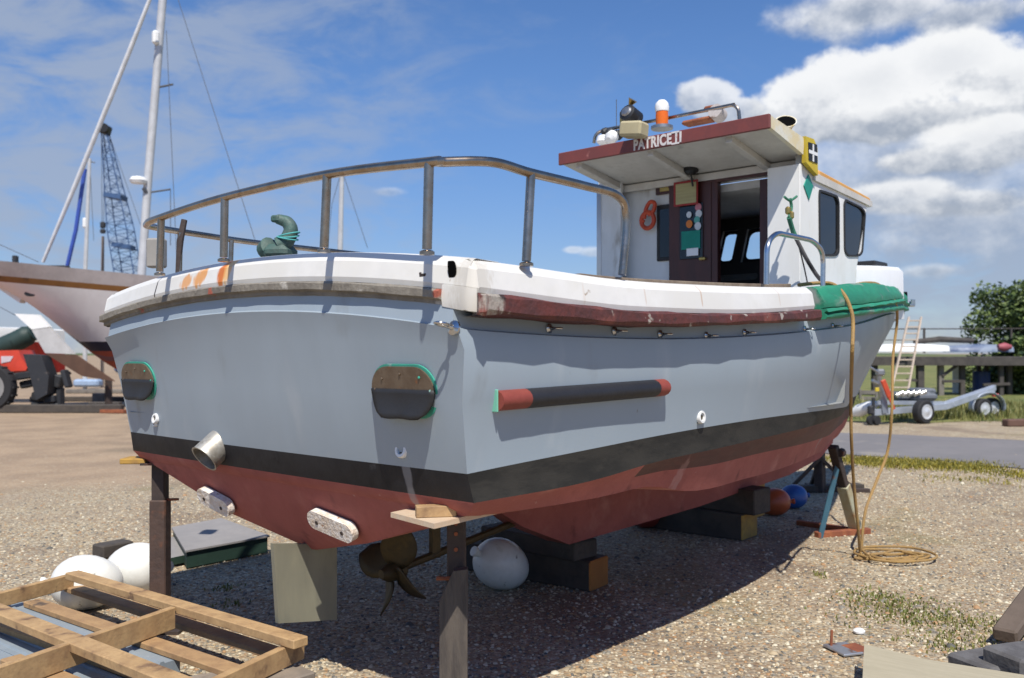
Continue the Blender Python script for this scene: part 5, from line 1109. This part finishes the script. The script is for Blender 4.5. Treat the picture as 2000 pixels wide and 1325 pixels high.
# crane
DC = 70.0
t = thing('crane', 'blue lattice crane boom standing far behind the yacht mast', 'crane', tuple(Vector((wp(250, 740, DC).x, wp(250, 740, DC).y, 0))))
mb = MB(CF); A0, A1 = c(205, 258, DC), c(254, 560, DC); N = 17
def cs4(f):
    ctr = A0.lerp(A1, f); w = .26+.5*min(1, f*2.2) if f < .85 else .76; w = .2+.55*min(1, f*1.6); X = Vector((.98, 0, .16))
    return [ctr+X*w*sx+Vector((0, w*sy, 0)) for sx, sy in ((-1, -1), (1, -1), (1, 1), (-1, 1))]
for k in range(N):
    a, b = cs4(k/N), cs4((k+1)/N)
    for q in range(4):
        mb.tube([a[q], b[q]], .045, 4, caps=False); mb.tube([a[q], b[(q+1) % 4]] if k % 2 else [a[(q+1) % 4], b[q]], .024, 4, caps=False); mb.tube([a[q], a[(q+1) % 4]], .024, 4, caps=False)
for f in (.42, .74): mb.box(A0.lerp(A1, f), (1.35, 1.3, .35), Matrix.Rotation(.16, 4, 'Y'))
mb.build('boom', crane_b, t); mb = MB(CF); mb.box(c(206, 254, DC), (.75, .7, .7), Matrix.Rotation(.3, 4, 'Y'), bev=.1); mb.lathe([(.35, -.1), (.35, .1)], Matrix.Translation(c(203, 250, DC-.4)) @ Matrix.Rotation(R_(90), 4, 'X'), 14); mb.build('boom_head', black_p, t)
mb = MB(CF)
for dx in (-.12, .12): mb.tube([c(201, 262, DC-.5)+Vector((dx, 0, 0)), c(201, 440, DC-.5)+Vector((dx*.5, 0, 0))], .022, 4)
mb.tube([c(213, 262, DC), c(285, 470, DC)], .02, 4); mb.build('hoist_cable', wire, t); mb = MB(CF); mb.box(c(201, 440, DC-.5), (.36, .36, .5), bev=.08); mb.box(c(201, 452, DC-.5), (.4, .3, .35), bev=.08); mb.build('hook_block', machine, t)
mb = MB(CF); mb.box(c(285, 660, DC), (3.2, 4, 2.4), bev=.15); mb.box(c(300, 715, DC), (5, 3, 1.0), bev=.2); mb.build('cab', crane_b, t)
def spar(px0, py0, px1, py1, D, r, m, lab, extra=None):
    a, b = wp(px0, py0, D), wp(px1, py1, D); t = thing('mast', lab, 'mast', (b.x, b.y, 0), 'masts of boats hidden behind'); a0 = a; mb = MB(); b2 = b.copy(); b2.z = 0
    mb.tube([a, b, b2+(b-b2)*.0 if b.z < .1 else b2], [r*.8, r, r], 8); mb.build('pole', m, t)
    if extra: extra(t)
    return t
def ex1(t):
    mb = MB(CF); mb.box(c(166, 436, 40), (.18, .2, .45), bev=.05); mb.build('reflector', white_p, t); mb = MB(CF); mb.tube([c(174, 315, 40), c(185, 318, 40)], .03, 6); mb.tube([c(176, 330, 40), c(183, 470, 40)], .012, 4); mb.build('stays', wire, t)
spar(175, 310, 166, 545, 40, .085, mast_m, 'thin grey mast left of the crane hook', ex1)
spar(201, 462, 200, 545, 42, .07, mat('brown_spar', (.2, .16, .13), .6), 'short brown mast directly below the crane hook')
def ex2(t):
    mb = MB(CF); mb.tube([c(664, 345, 38), c(648, 400, 38), c(640, 490, 38)], .012, 4); mb.tube([c(672, 345, 38), c(718, 485, 38)], .012, 4); mb.build('stays', wire, t)
spar(668, 338, 664, 500, 38, .10, mast_m, 'pale mast seen under the guard rail of the grey boat', ex2)
# ------------------------------------------------------------------ right background: jetty, ladder, trailer, tree
DP = 34.0
t = thing('jetty', 'dark timber jetty on posts beyond the trailer', 'jetty', tuple(Vector((wp(1850, 770, DP).x, wp(1850, 770, DP).y, 0))))
zd = c(0, 700, DP).z
mb = MB(CF); mb.box(((1900-1000)/F_PX*DP, DP+.9, zd), (14, 2.2, .12), bev=.02); mb.box(((1900-1000)/F_PX*DP, DP-.22, zd-.14), (14, .1, .26)); mb.build('deck', pier_w, t)
for px, w, m, dd in ((1708, .2, pier_w, .1), (1797, .24, pier_w, .0), (1837, .2, pier_g, .1), (1879, .18, pier_w, .2), (1926, .12, pier_w, 1.7), (1955, .16, pier_w, .1), (1971, .18, pier_w, .6), (1912, .14, pier_w, 1.6), (2040, .2, pier_w, .1)):
    a = c(px, 700, DP+dd); mb = MB(CF); mb.box((a.x, a.y, zd/2-.05), (w, w, zd), bev=.015); mb.build('pile', m, t)
mb = MB(CF)
for (a, b) in (((1840, 735), (1879, 707)), ((1840, 745), (1879, 745)), ((1771, 742), (1797, 744)), ((1920, 752), (1972, 750))): mb.beam(c(*a, DP), c(*b, DP), .1, .1)
mb.build('brace', pier_w, t)
mb = MB(CF)
for px in (1805, 1975, 2060): mb.beam(c(px, 690, DP+1.6), c(px, 641, DP+1.6), .07, .07, up=(1, 0, 0))
mb.tube([c(1690, 643, DP+1.6), c(2100, 642, DP+1.6)], .025, 6); mb.tube([c(1700, 664, DP+1.6), c(1890, 666, DP+1.6)], .02, 6); mb.build('railing', pier_w, t)
def dinghy(x0, x1, y0, y1, D, m, lab):
    t0 = c((x0+x1)/2, y1, D); mb = MB(CF); rows = []
    for k in range(13):
        f = k/12; px = x0+(x1-x0)*f; w = .55*math.sin(math.pi*(.06+.88*f))**.6; hh = (y1-y0)/F_PX*D*(.75+.25*math.sin(math.pi*f))
        b_ = c(px, y1, D+.5); rows.append([b_+Vector((0, -w, 0)), b_+Vector((0, -w*.95, hh*.5)), b_+Vector((0, -w*.6, hh*.9)), b_+Vector((0, 0, hh)), b_+Vector((0, w*.6, hh*.9)), b_+Vector((0, w, 0))])
    mb.loft(rows); q = CF @ t0; o = mb.build('dinghy', m, None, origin=q, ang=60); tag(o, lab, 'dinghy', 'upturned boats on the jetty'); return o
dinghy(1695, 1850, 671, 687, DP+.2, white_p, 'white upturned dinghy on the jetty deck'); dinghy(1846, 1975, 672, 688, DP+.3, navy_tarp, 'blue covered dinghy at the right end of the jetty deck')
mb = MB(CF); mb.tube([c(1785, 668, DP+1.0), c(1835, 663, DP+1.0), c(1900, 666, DP+1.0)], [.09, .12, .1], 8); q = wp(1840, 666, DP+1); o = mb.build('spar_bundle', pier_w, None, origin=q); tag(o, 'dark bundle of spars lying above the dinghies on the jetty', 'spar')
mb = MB(CF); mb.lathe([(.1, -.25), (.17, 0), (.08, .25)], Matrix.Translation(c(1962, 678, DP+.3)) @ Matrix.Rotation(R_(90), 4, 'Y'), 12); q = wp(1962, 680, DP); o = mb.build('red_cover', mat('faded_red_cover', (.35, .08, .1), .6), None, origin=q); tag(o, 'faded red bundle at the end of the blue covered dinghy', 'bundle')
# ladder leaning on the jetty
DL = 31.0
t = thing('ladder', 'pale wooden ladder leaning steeply against the jetty', 'ladder', tuple(Vector((wp(1755, 765, DL).x, wp(1755, 765, DL).y, 0))))
L0, L1 = c(1740, 765, DL), c(1775, 620, DL+2.2); R0, R1 = c(1773, 765, DL), c(1799, 620, DL+2.2)
for a, b in ((L0, L1), (R0, R1)): mb = MB(CF); mb.beam(a, b, .055, .09, bev=.01, up=(0, 1, 0)); mb.build('side_rail', ladder_m, t)
for k in range(11): mb = MB(CF); f = .05+.09*k; mb.beam(L0.lerp(L1, f), R0.lerp(R1, f), .10, .05, bev=.008); mb.build('rung', ladder_m, t)
# white marker post, blue bin, low fence
a = wp(1868, 740, 36); b_ = wp(1868, 712, 36); a = wp(1868, 770, 36); a.z = 0; mb = MB(); mb.beam(a, b_, .22, .22, up=(1, 0, 0), bev=.02); o = mb.build('white_post', white_p, None, origin=a); tag(o, 'short white post seen through the jetty piles', 'post')
a = wp(1917, 768, 35); a.z = 0; mb = MB(); mb.lathe([(.26, 0), (.28, .3), (.28, .75), (.3, .78), (.25, .8)], Matrix.Translation(a), 18); o = mb.build('drum', bin_blue, None, origin=a); tag(o, 'dark blue drum under the jetty by the tree', 'drum')
mb = MB(CF); A, B = c(1680, 765, 29), c(1712, 768, 29)
for z in (.35, .15): mb.beam(Vector((A.x, A.y, z)), Vector((B.x, B.y, z)), .04, .12)
for q in (A, B): mb.beam(Vector((q.x, q.y, 0)), Vector((q.x, q.y, .45)), .07, .07, up=(1, 0, 0))
o = mb.build('low_fence', pier_g, None, origin=CF @ A); tag(o, 'low weathered fence just behind the bow of the grey boat', 'fence')
# boat trailer
t = thing('boat_trailer', 'galvanised boat trailer with jockey wheel and twin rear wheels on the right', 'trailer', tuple(G(1800, 826)))
wb = lambda px, D, z: Vector(((px-1000)/F_PX*D, D, z))
DA, DB = 20.2, 22.6
mb = MB(CF)
mb.beam(wb(1705, DA, .28), wb(1845, 21.4, .34), .10, .14); mb.beam(wb(1845, 21.4, .34), wb(1940, DB-.1, .70), .10, .14); mb.beam(wb(1715, DA+.05, .5), wb(1846, 21.5, .42), .06, .09)
mb.beam(wb(1845, 22.2, .34), wb(1942, DB+1.3, .70), .10, .14); mb.beam(wb(1705, DA, .28), wb(1845, 22.2, .34), .10, .12)
for px, D, z in ((1815, 21.2, .38), (1860, 21.6, .40), (1900, 22.1, .52), (1938, 22.6, .68)): mb.beam(wb(px, D-.1, z), wb(px+1, D+1.2, z), .08, .08)
mb.build('frame', galv, t)
mb = MB(CF); mb.beam(wb(1727, DA+.1, .25), wb(1722, DA+.15, .80), .16, .13, up=(1, 0, 0)); mb.tube([wb(1722, DA+.1, .6), wb(1716, DA+.05, 1.15)], .05, 10); mb.box(wb(1719, DA+.05, 1.18), (.2, .14, .16), bev=.04); mb.tube([wb(1719, DA, 1.16), wb(1700, DA, 1.30)], .025, 8); mb.box(wb(1710, DA, .96), (.2, .1, .08), Matrix.Rotation(.5, 4, 'Y'), bev=.02); mb.build('winch_post', alu_grey, t)
mb = MB(CF); mb.beam(wb(1724, DA-.12, 1.02), wb(1738, DA-.1, .62), .12, .05, up=(0, 1, 0), bev=.02); mb.beam(wb(1738, DA-.1, .62), wb(1746, DA-.1, .36), .06, .04, up=(0, 1, 0)); mb.build('winch_strap', orange_r, t); mb = MB(CF); mb.box(wb(1713, DA-.08, .80), (.09, .05, .09), bev=.01); mb.build('tag_plate', yellow_p, t)
mb = MB(CF); mb.tube([wb(1706, DA-.05, .62), wb(1705, DA-.05, .12)], .035, 10); mb.box(wb(1700, DA-.05, .34), (.12, .12, .2), bev=.03); jw = mb.build('jockey_wheel', machine, t)
mb = MB(CF)
for px in (1700, 1712): mb.lathe([(.03, -.04), (.1, -.04), (.11, 0), (.1, .04), (.03, .04)], Matrix.Translation(wb(px, DA-.1, .11)) @ Matrix.Rotation(R_(90), 4, 'X') @ Matrix.Rotation(.5, 4, 'Y'), 16)
mb.build('tyre', tyre, jw)
mb = MB(CF)
for k in range(5): mb.lathe([(.04, -.10), (.055, -.09), (.055, .09), (.04, .10)], Matrix.Translation(wb(1757+11*k, 20.6+.1*k, .68)) @ Matrix.Rotation(R_(65), 4, 'Y') , 12)
mb.build('bow_rollers', mat('shiny_roller', (.7, .68, .62), .25, .7), t); mb = MB(CF); mb.box(wb(1785, 21.2, .6), (.95, .5, .22), bev=.08); mb.box(wb(1800, 21.3, .72), (.5, .5, .14), bev=.05); mb.build('bundled_gear', mat('grey_bundled_gear', (.14, .155, .18), .7, scale=4, stain=[((.05, .06, .07), 7, .5, .65)]), t)
def wheel(px, D, r, w, yaw, par):
    M = Matrix.Translation(wb(px, D, r)) @ Matrix.Rotation(yaw, 4, 'Z') @ Matrix.Rotation(R_(90), 4, 'X'); root = MB(CF); root.lathe([(r*.55, -w/2), (r*.88, -w*.52), (r, -w*.36), (r, w*.36), (r*.88, w*.52), (r*.55, w/2)], M, 28); o = root.build('wheel', tyre, par); q = MB(CF); q.lathe([(r*.56, -w*.4), (r*.62, w*.56), (r*.55, w*.58), (r*.48, w*.51), (r*.2, w*.53), (r*.12, w*.6), (.0, w*.6)], M, 24); q.build('rim', wheel_w, o)
wheel(1803, 20.55, .275, .2, .45, t); wheel(1919, 22.15, .25, .16, .35, t); wheel(1937, 22.55, .25, .16, .35, t)
mb = MB(CF); rows = []
for k in range(15):
    a = R_(200-220*k/14); ctr = wb(1928, 22.3, .28); rows.append([ctr+Vector((.50*math.cos(a), -.12+.3*math.cos(a)*.6, .36*max(-.3, math.sin(a)))), ctr+Vector((.50*math.cos(a)+.03, .16+.3*math.cos(a)*.6, .36*max(-.3, math.sin(a))))])
mb.loft(rows); mb.build('mudguard', galv, t, solid=.015)
mb = MB(CF); mb.box(wb(1944, 22.8, .55), (.14, .1, .08), bev=.01); mb.build('tail_light', red_v, t)
mb = MB(); q = wp(1686, 792, 20.8); q.z = .28; mb.lathe([(.05, -.35), (.11, -.2), (.13, .1), (.04, .36)], Matrix.Translation(q) @ Matrix.Rotation(TH+.6, 4, 'Z') @ Matrix.Rotation(R_(112), 4, 'Y'), 14); o = mb.build('white_fender', white_p, None, origin=q); tag(o, 'long white fender leaning behind the bow near the trailer', 'fender')
mb = MB(); q = G(1985, 833); mb.box(q+Vector((0, 0, .07)), (.5, .2, .14), TH-1.4, bev=.02); o = mb.build('brick_block', mat('brown_block', (.13, .07, .05), .8), None, origin=q); tag(o, 'low brown block on the gravel at the right edge', 'block')
# tree and bushes
def tree(px, py0, py1, D, wpx, lab, nl=9000, name='tree'):
    base = wp(px, 780, D); base.z = 0; t = thing(name, lab, 'tree', tuple(base)); top = wp(px, py0, D).z; rw = wpx/F_PX*D*KS; zb_ = wp(px, py1, D).z
    mb = MB(); tr = [base, base+Vector((.1, .05, top*.25)), base+Vector((.0, .1, top*.55))]; mb.tube(tr, [.22, .17, .09], 10)
    lobes = []
    for k in range(26):
        a = random.random()*6.283; f = random.random(); z = zb_+(top-zb_)*(.12+.80*f); rr_ = rw*(1-.75*abs(f-.35)**1.3)*(.35+.6*random.random()); q = Vector((base.x+rr_*math.cos(a), base.y+rr_*math.sin(a), z)); lobes.append((q, rw*random.uniform(.2, .42)))
        mb.tube([tr[1].lerp(tr[2], random.random()), tr[2].lerp(q, .55)+Vector((0, 0, -.1)), q], [.06, .04, .012], 6)
    mb.build('trunk', bark, t); V = []; Fc = []; T = []
    for _ in range(nl):
        q, r = random.choice(lobes); d = Vector((random.gauss(0, 1), random.gauss(0, 1), random.gauss(0, .8))).normalized()*r*random.random()**.45; p = q+d; s = random.uniform(.05, .13)
        u = Vector((random.gauss(0, 1), random.gauss(0, 1), random.gauss(0, .6))).normalized(); w = u.orthogonal().normalized(); w = Quaternion(u, random.random()*6.28) @ w; k = len(V)
        V += [p-u*s, p+w*s*.5, p+u*s, p-w*s*.5]; Fc.append((k, k+1, k+2, k+3)); T += [random.random()**1.4]*4
    m2 = MB(); m2.v = V; m2.f = Fc; m2.m = [0]*len(Fc); m2.build('crown', leaf_m, t, ang=None, attr=T)
tree(2000, 560, 800, 37.5, 118, 'leafy green tree behind the right end of the jetty', 15000)
tree(1975, 650, 790, 36.5, 75, 'dark bush growing low under the end of the jetty', 7000, 'bush')
# far marsh edge
mb = MB(CF); rows = []
for i in range(60):
    x = -700+i*24; rows.append([Vector((x, 620, .0)), Vector((x, 622, 1.3+.5*math.sin(i*1.3)+.4*math.sin(i*.4))), Vector((x, 640, 0))])
mb.loft(rows); tag(mb.build('far_bank', mat('far_green_bank', (.09, .12, .06), .9, scale=.02), None), 'low green bank on the horizon', 'bank', kind='structure')

# ------------------------------------------------------------------ light and sky
SUN = Vector((-.46, -.50, 1.0)).normalized()
el = math.asin(SUN.z); az = math.atan2(SUN.x, SUN.y)
ld = bpy.data.lights.new('sun', 'SUN'); lo = bpy.data.objects.new('sun', ld); COL.objects.link(lo); ld.energy = 4.9; ld.angle = R_(.53); ld.color = (1, .955, .88); lo.rotation_euler = SUN.to_track_quat('Z', 'Y').to_euler()
w = bpy.data.worlds.new('World'); sc.world = w; w.use_nodes = True; nt = w.node_tree; N = nt.nodes; L = nt.links; bg = N['Background']
sky = N.new('ShaderNodeTexSky'); sky.sky_type = 'NISHITA'; sky.sun_disc = False; sky.sun_elevation = el; sky.sun_rotation = az; sky.air_density = 1.0; sky.dust_density = .1; sky.ozone_density = 4.0
tc = N.new('ShaderNodeTexCoord')
def mth(op, x, y=0., z=None, clamp=False):
    n = N.new('ShaderNodeMath'); n.operation = op; n.use_clamp = clamp
    for i, v in enumerate((x, y) if z is None else (x, y, z)):
        if isinstance(v, (int, float)): n.inputs[i].default_value = v
        else: L.new(v, n.inputs[i])
    return n.outputs[0]
def dot(v):
    n = N.new('ShaderNodeVectorMath'); n.operation = 'DOT_PRODUCT'; L.new(tc.outputs['Generated'], n.inputs[0]); n.inputs[1].default_value = v; return n.outputs['Value']
dr_, df, dz = dot(RGT), dot(FWD), dot((0, 0, 1))
A_ = mth('ARCTAN2', dr_, df); E_ = mth('ARCSINE', dz)          # bearing and height in the sky, radians
def vec(x, y, z=0.):
    n = N.new('ShaderNodeCombineXYZ')
    for i, v in enumerate((x, y, z)):
        if isinstance(v, (int, float)): n.inputs[i].default_value = v
        else: L.new(v, n.inputs[i])
    return n.outputs[0]
def nz(v, s, det=8, rough=.55, dist=0.):
    n = N.new('ShaderNodeTexNoise'); n.inputs['Scale'].default_value = s; n.inputs['Detail'].default_value = det; n.inputs['Roughness'].default_value = rough; n.inputs['Distortion'].default_value = dist; L.new(v, n.inputs['Vector']); return n.outputs['Fac']
def ss(x, a, b, c0=0., c1=1.):
    r = N.new('ShaderNodeMapRange'); r.interpolation_type = 'SMOOTHSTEP'
    for k, v in zip(('From Min', 'From Max', 'To Min', 'To Max'), (a, b, c0, c1)): r.inputs[k].default_value = v
    L.new(x, r.inputs['Value']); return r.outputs[0]
def mixc(f, a, b):
    x = N.new('ShaderNodeMix'); x.data_type = 'RGBA'
    if isinstance(f, float): x.inputs['Factor'].default_value = f
    else: L.new(f, x.inputs['Factor'])
    for k, v in ((6, a), (7, b)):
        if isinstance(v, tuple): x.inputs[k].default_value = (*v, 1)
        else: L.new(v, x.inputs[k])
    return x.outputs[2]
def ang(px, py): 
    v = ray(px, py).normalized(); return math.atan2(v.dot(RGT), v.dot(FWD)), math.asin(v.z)
col = sky.outputs[0]
# a little extra blue, as the camera recorded it
hs = N.new('ShaderNodeHueSaturation'); hs.inputs['Saturation'].default_value = 1.16; hs.inputs['Value'].default_value = 1.3; L.new(col, hs.inputs['Color']); col = hs.outputs[0]
gl = mixc(ss(E_, .0, .34), (.66, .70, .88), (1.10, 1.05, 1.17)); mg = N.new('ShaderNodeMix'); mg.data_type = 'RGBA'; mg.blend_type = 'MULTIPLY'; mg.inputs['Factor'].default_value = 1; L.new(col, mg.inputs[6]); L.new(gl, mg.inputs[7]); col = mg.outputs[2]
# thin high cloud, thickest to the left and near the horizon
cv = vec(mth('ADD', mth('MULTIPLY', A_, 3.0), mth('MULTIPLY', E_, 1.6)), mth('ADD', mth('MULTIPLY', E_, 7.5), mth('MULTIPLY', A_, -1.1)), 1.3)
ci = nz(cv, 2.1, 10, .6, .6); ci2 = nz(cv, 6.0, 6, .6)
ci = mth('ADD', mth('MULTIPLY', ci, .75), mth('MULTIPLY', ci2, .25))
left = mth('MULTIPLY', ss(A_, .12, -.45), ss(A_, -1.5, -.8)); band = mth('MAXIMUM', left, mth('MULTIPLY', ss(A_, .22, .42), ss(E_, .34, .12)))
cf = mth('MULTIPLY', ss(mth('ADD', ci, mth('MULTIPLY', band, .16)), .49, .72), mth('ADD', .18, mth('MULTIPLY', band, .60)))
cf = mth('MAXIMUM', cf, mth('MULTIPLY', ss(E_, .22, .0), .22))
col = mixc(cf, col, (4.4, 5.2, 6.7))
# fair-weather cumulus
S_ = .076
def cumulus(blobs, seed, sx=1.0, edge=(.42, .60), dens=1., wob=1.15):
    pv = vec(mth('MULTIPLY', A_, 1.0), mth('MULTIPLY', E_, 1.25), seed); fb = nz(pv, 17, 12, .62); big = nz(pv, 5, 3)
    fb2 = nz(vec(mth('ADD', A_, -.012), mth('ADD', mth('MULTIPLY', E_, 1.25), .02), seed), 17, 12, .62)
    M_ = None; H_ = None
    for (px, py, rx, ry) in blobs:
        a, e = ang(px, py); rx_, ry_ = rx/F_PX, ry/F_PX
        dx = mth('DIVIDE', mth('SUBTRACT', A_, a), rx_); dy = mth('DIVIDE', mth('SUBTRACT', E_, e), ry_)
        q = mth('SUBTRACT', 1., mth('SQRT', mth('ADD', mth('MULTIPLY', dx, dx), mth('MULTIPLY', dy, dy))))
        M_ = q if M_ is None else mth('SMOOTH_MAX', M_, q, .18); H_ = dy if H_ is None else mth('MAXIMUM', H_, mth('SUBTRACT', dy, mth('MULTIPLY', mth('ABSOLUTE', dx), .5)))
    d = mth('ADD', mth('MULTIPLY', M_, .8), mth('MULTIPLY', mth('SUBTRACT', mth('ADD', mth('MULTIPLY', fb, .7), mth('MULTIPLY', big, .3)), .22), wob))
    al = mth('MULTIPLY', ss(d, *edge), dens)
    sh = mth('ADD', mth('MULTIPLY', mth('SUBTRACT', fb, fb2), 2.4), mth('ADD', .54, mth('MULTIPLY', H_, .55)), clamp=True)
    sh = mth('SUBTRACT', sh, mth('MULTIPLY', ss(d, .7, 1.15), .22), clamp=True)
    return al, sh
for blobs, seed, dens, edge in ((((1830, 330, 420, 200),), 7.7, .55, (.30, .95)), (((1700, 20, 230, 60), (1900, 30, 160, 50)), 4.1, .85, (.40, .85)),
        (((1590, 195, 130, 70), (1700, 160, 160, 80), (1850, 130, 160, 80), (1970, 160, 130, 70), (1720, 240, 260, 45)), 9.7, .96, (.43, .64)),
        (((1930, 275, 150, 65), (1840, 310, 130, 30)), 2.2, .9, (.44, .68)), (((1760, 385, 150, 40), (1900, 400, 130, 30), (1830, 395, 180, 28)), 6.4, .8, (.42, .70)),
        (((1385, 190, 75, 45), (1440, 215, 60, 30)), 1.9, .8, (.43, .62)), (((1160, 492, 40, 14), (1120, 488, 30, 10)), 3.9, .5, (.45, .9)), (((1820, 530, 70, 20),), 5.5, .5, (.45, .9)), (((760, 375, 45, 12),), 8.5, .35, (.45, .95))):
    al, sh = cumulus(blobs, seed, edge=edge, dens=dens)
    ccol = mixc(sh, (4.4, 5.0, 6.0), (11.2, 11.3, 11.4)); col = mixc(al, col, ccol)
L.new(col, bg.inputs[0]); bg.inputs[1].default_value = S_
sc.view_settings.view_transform = 'Standard'; sc.view_settings.look = 'None'; sc.view_settings.exposure = .16; sc.view_settings.gamma = 1
sc.cycles.max_bounces = 6; sc.cycles.diffuse_bounces = 2; sc.cycles.transparent_max_bounces = 8; sc.cycles.use_denoising = True
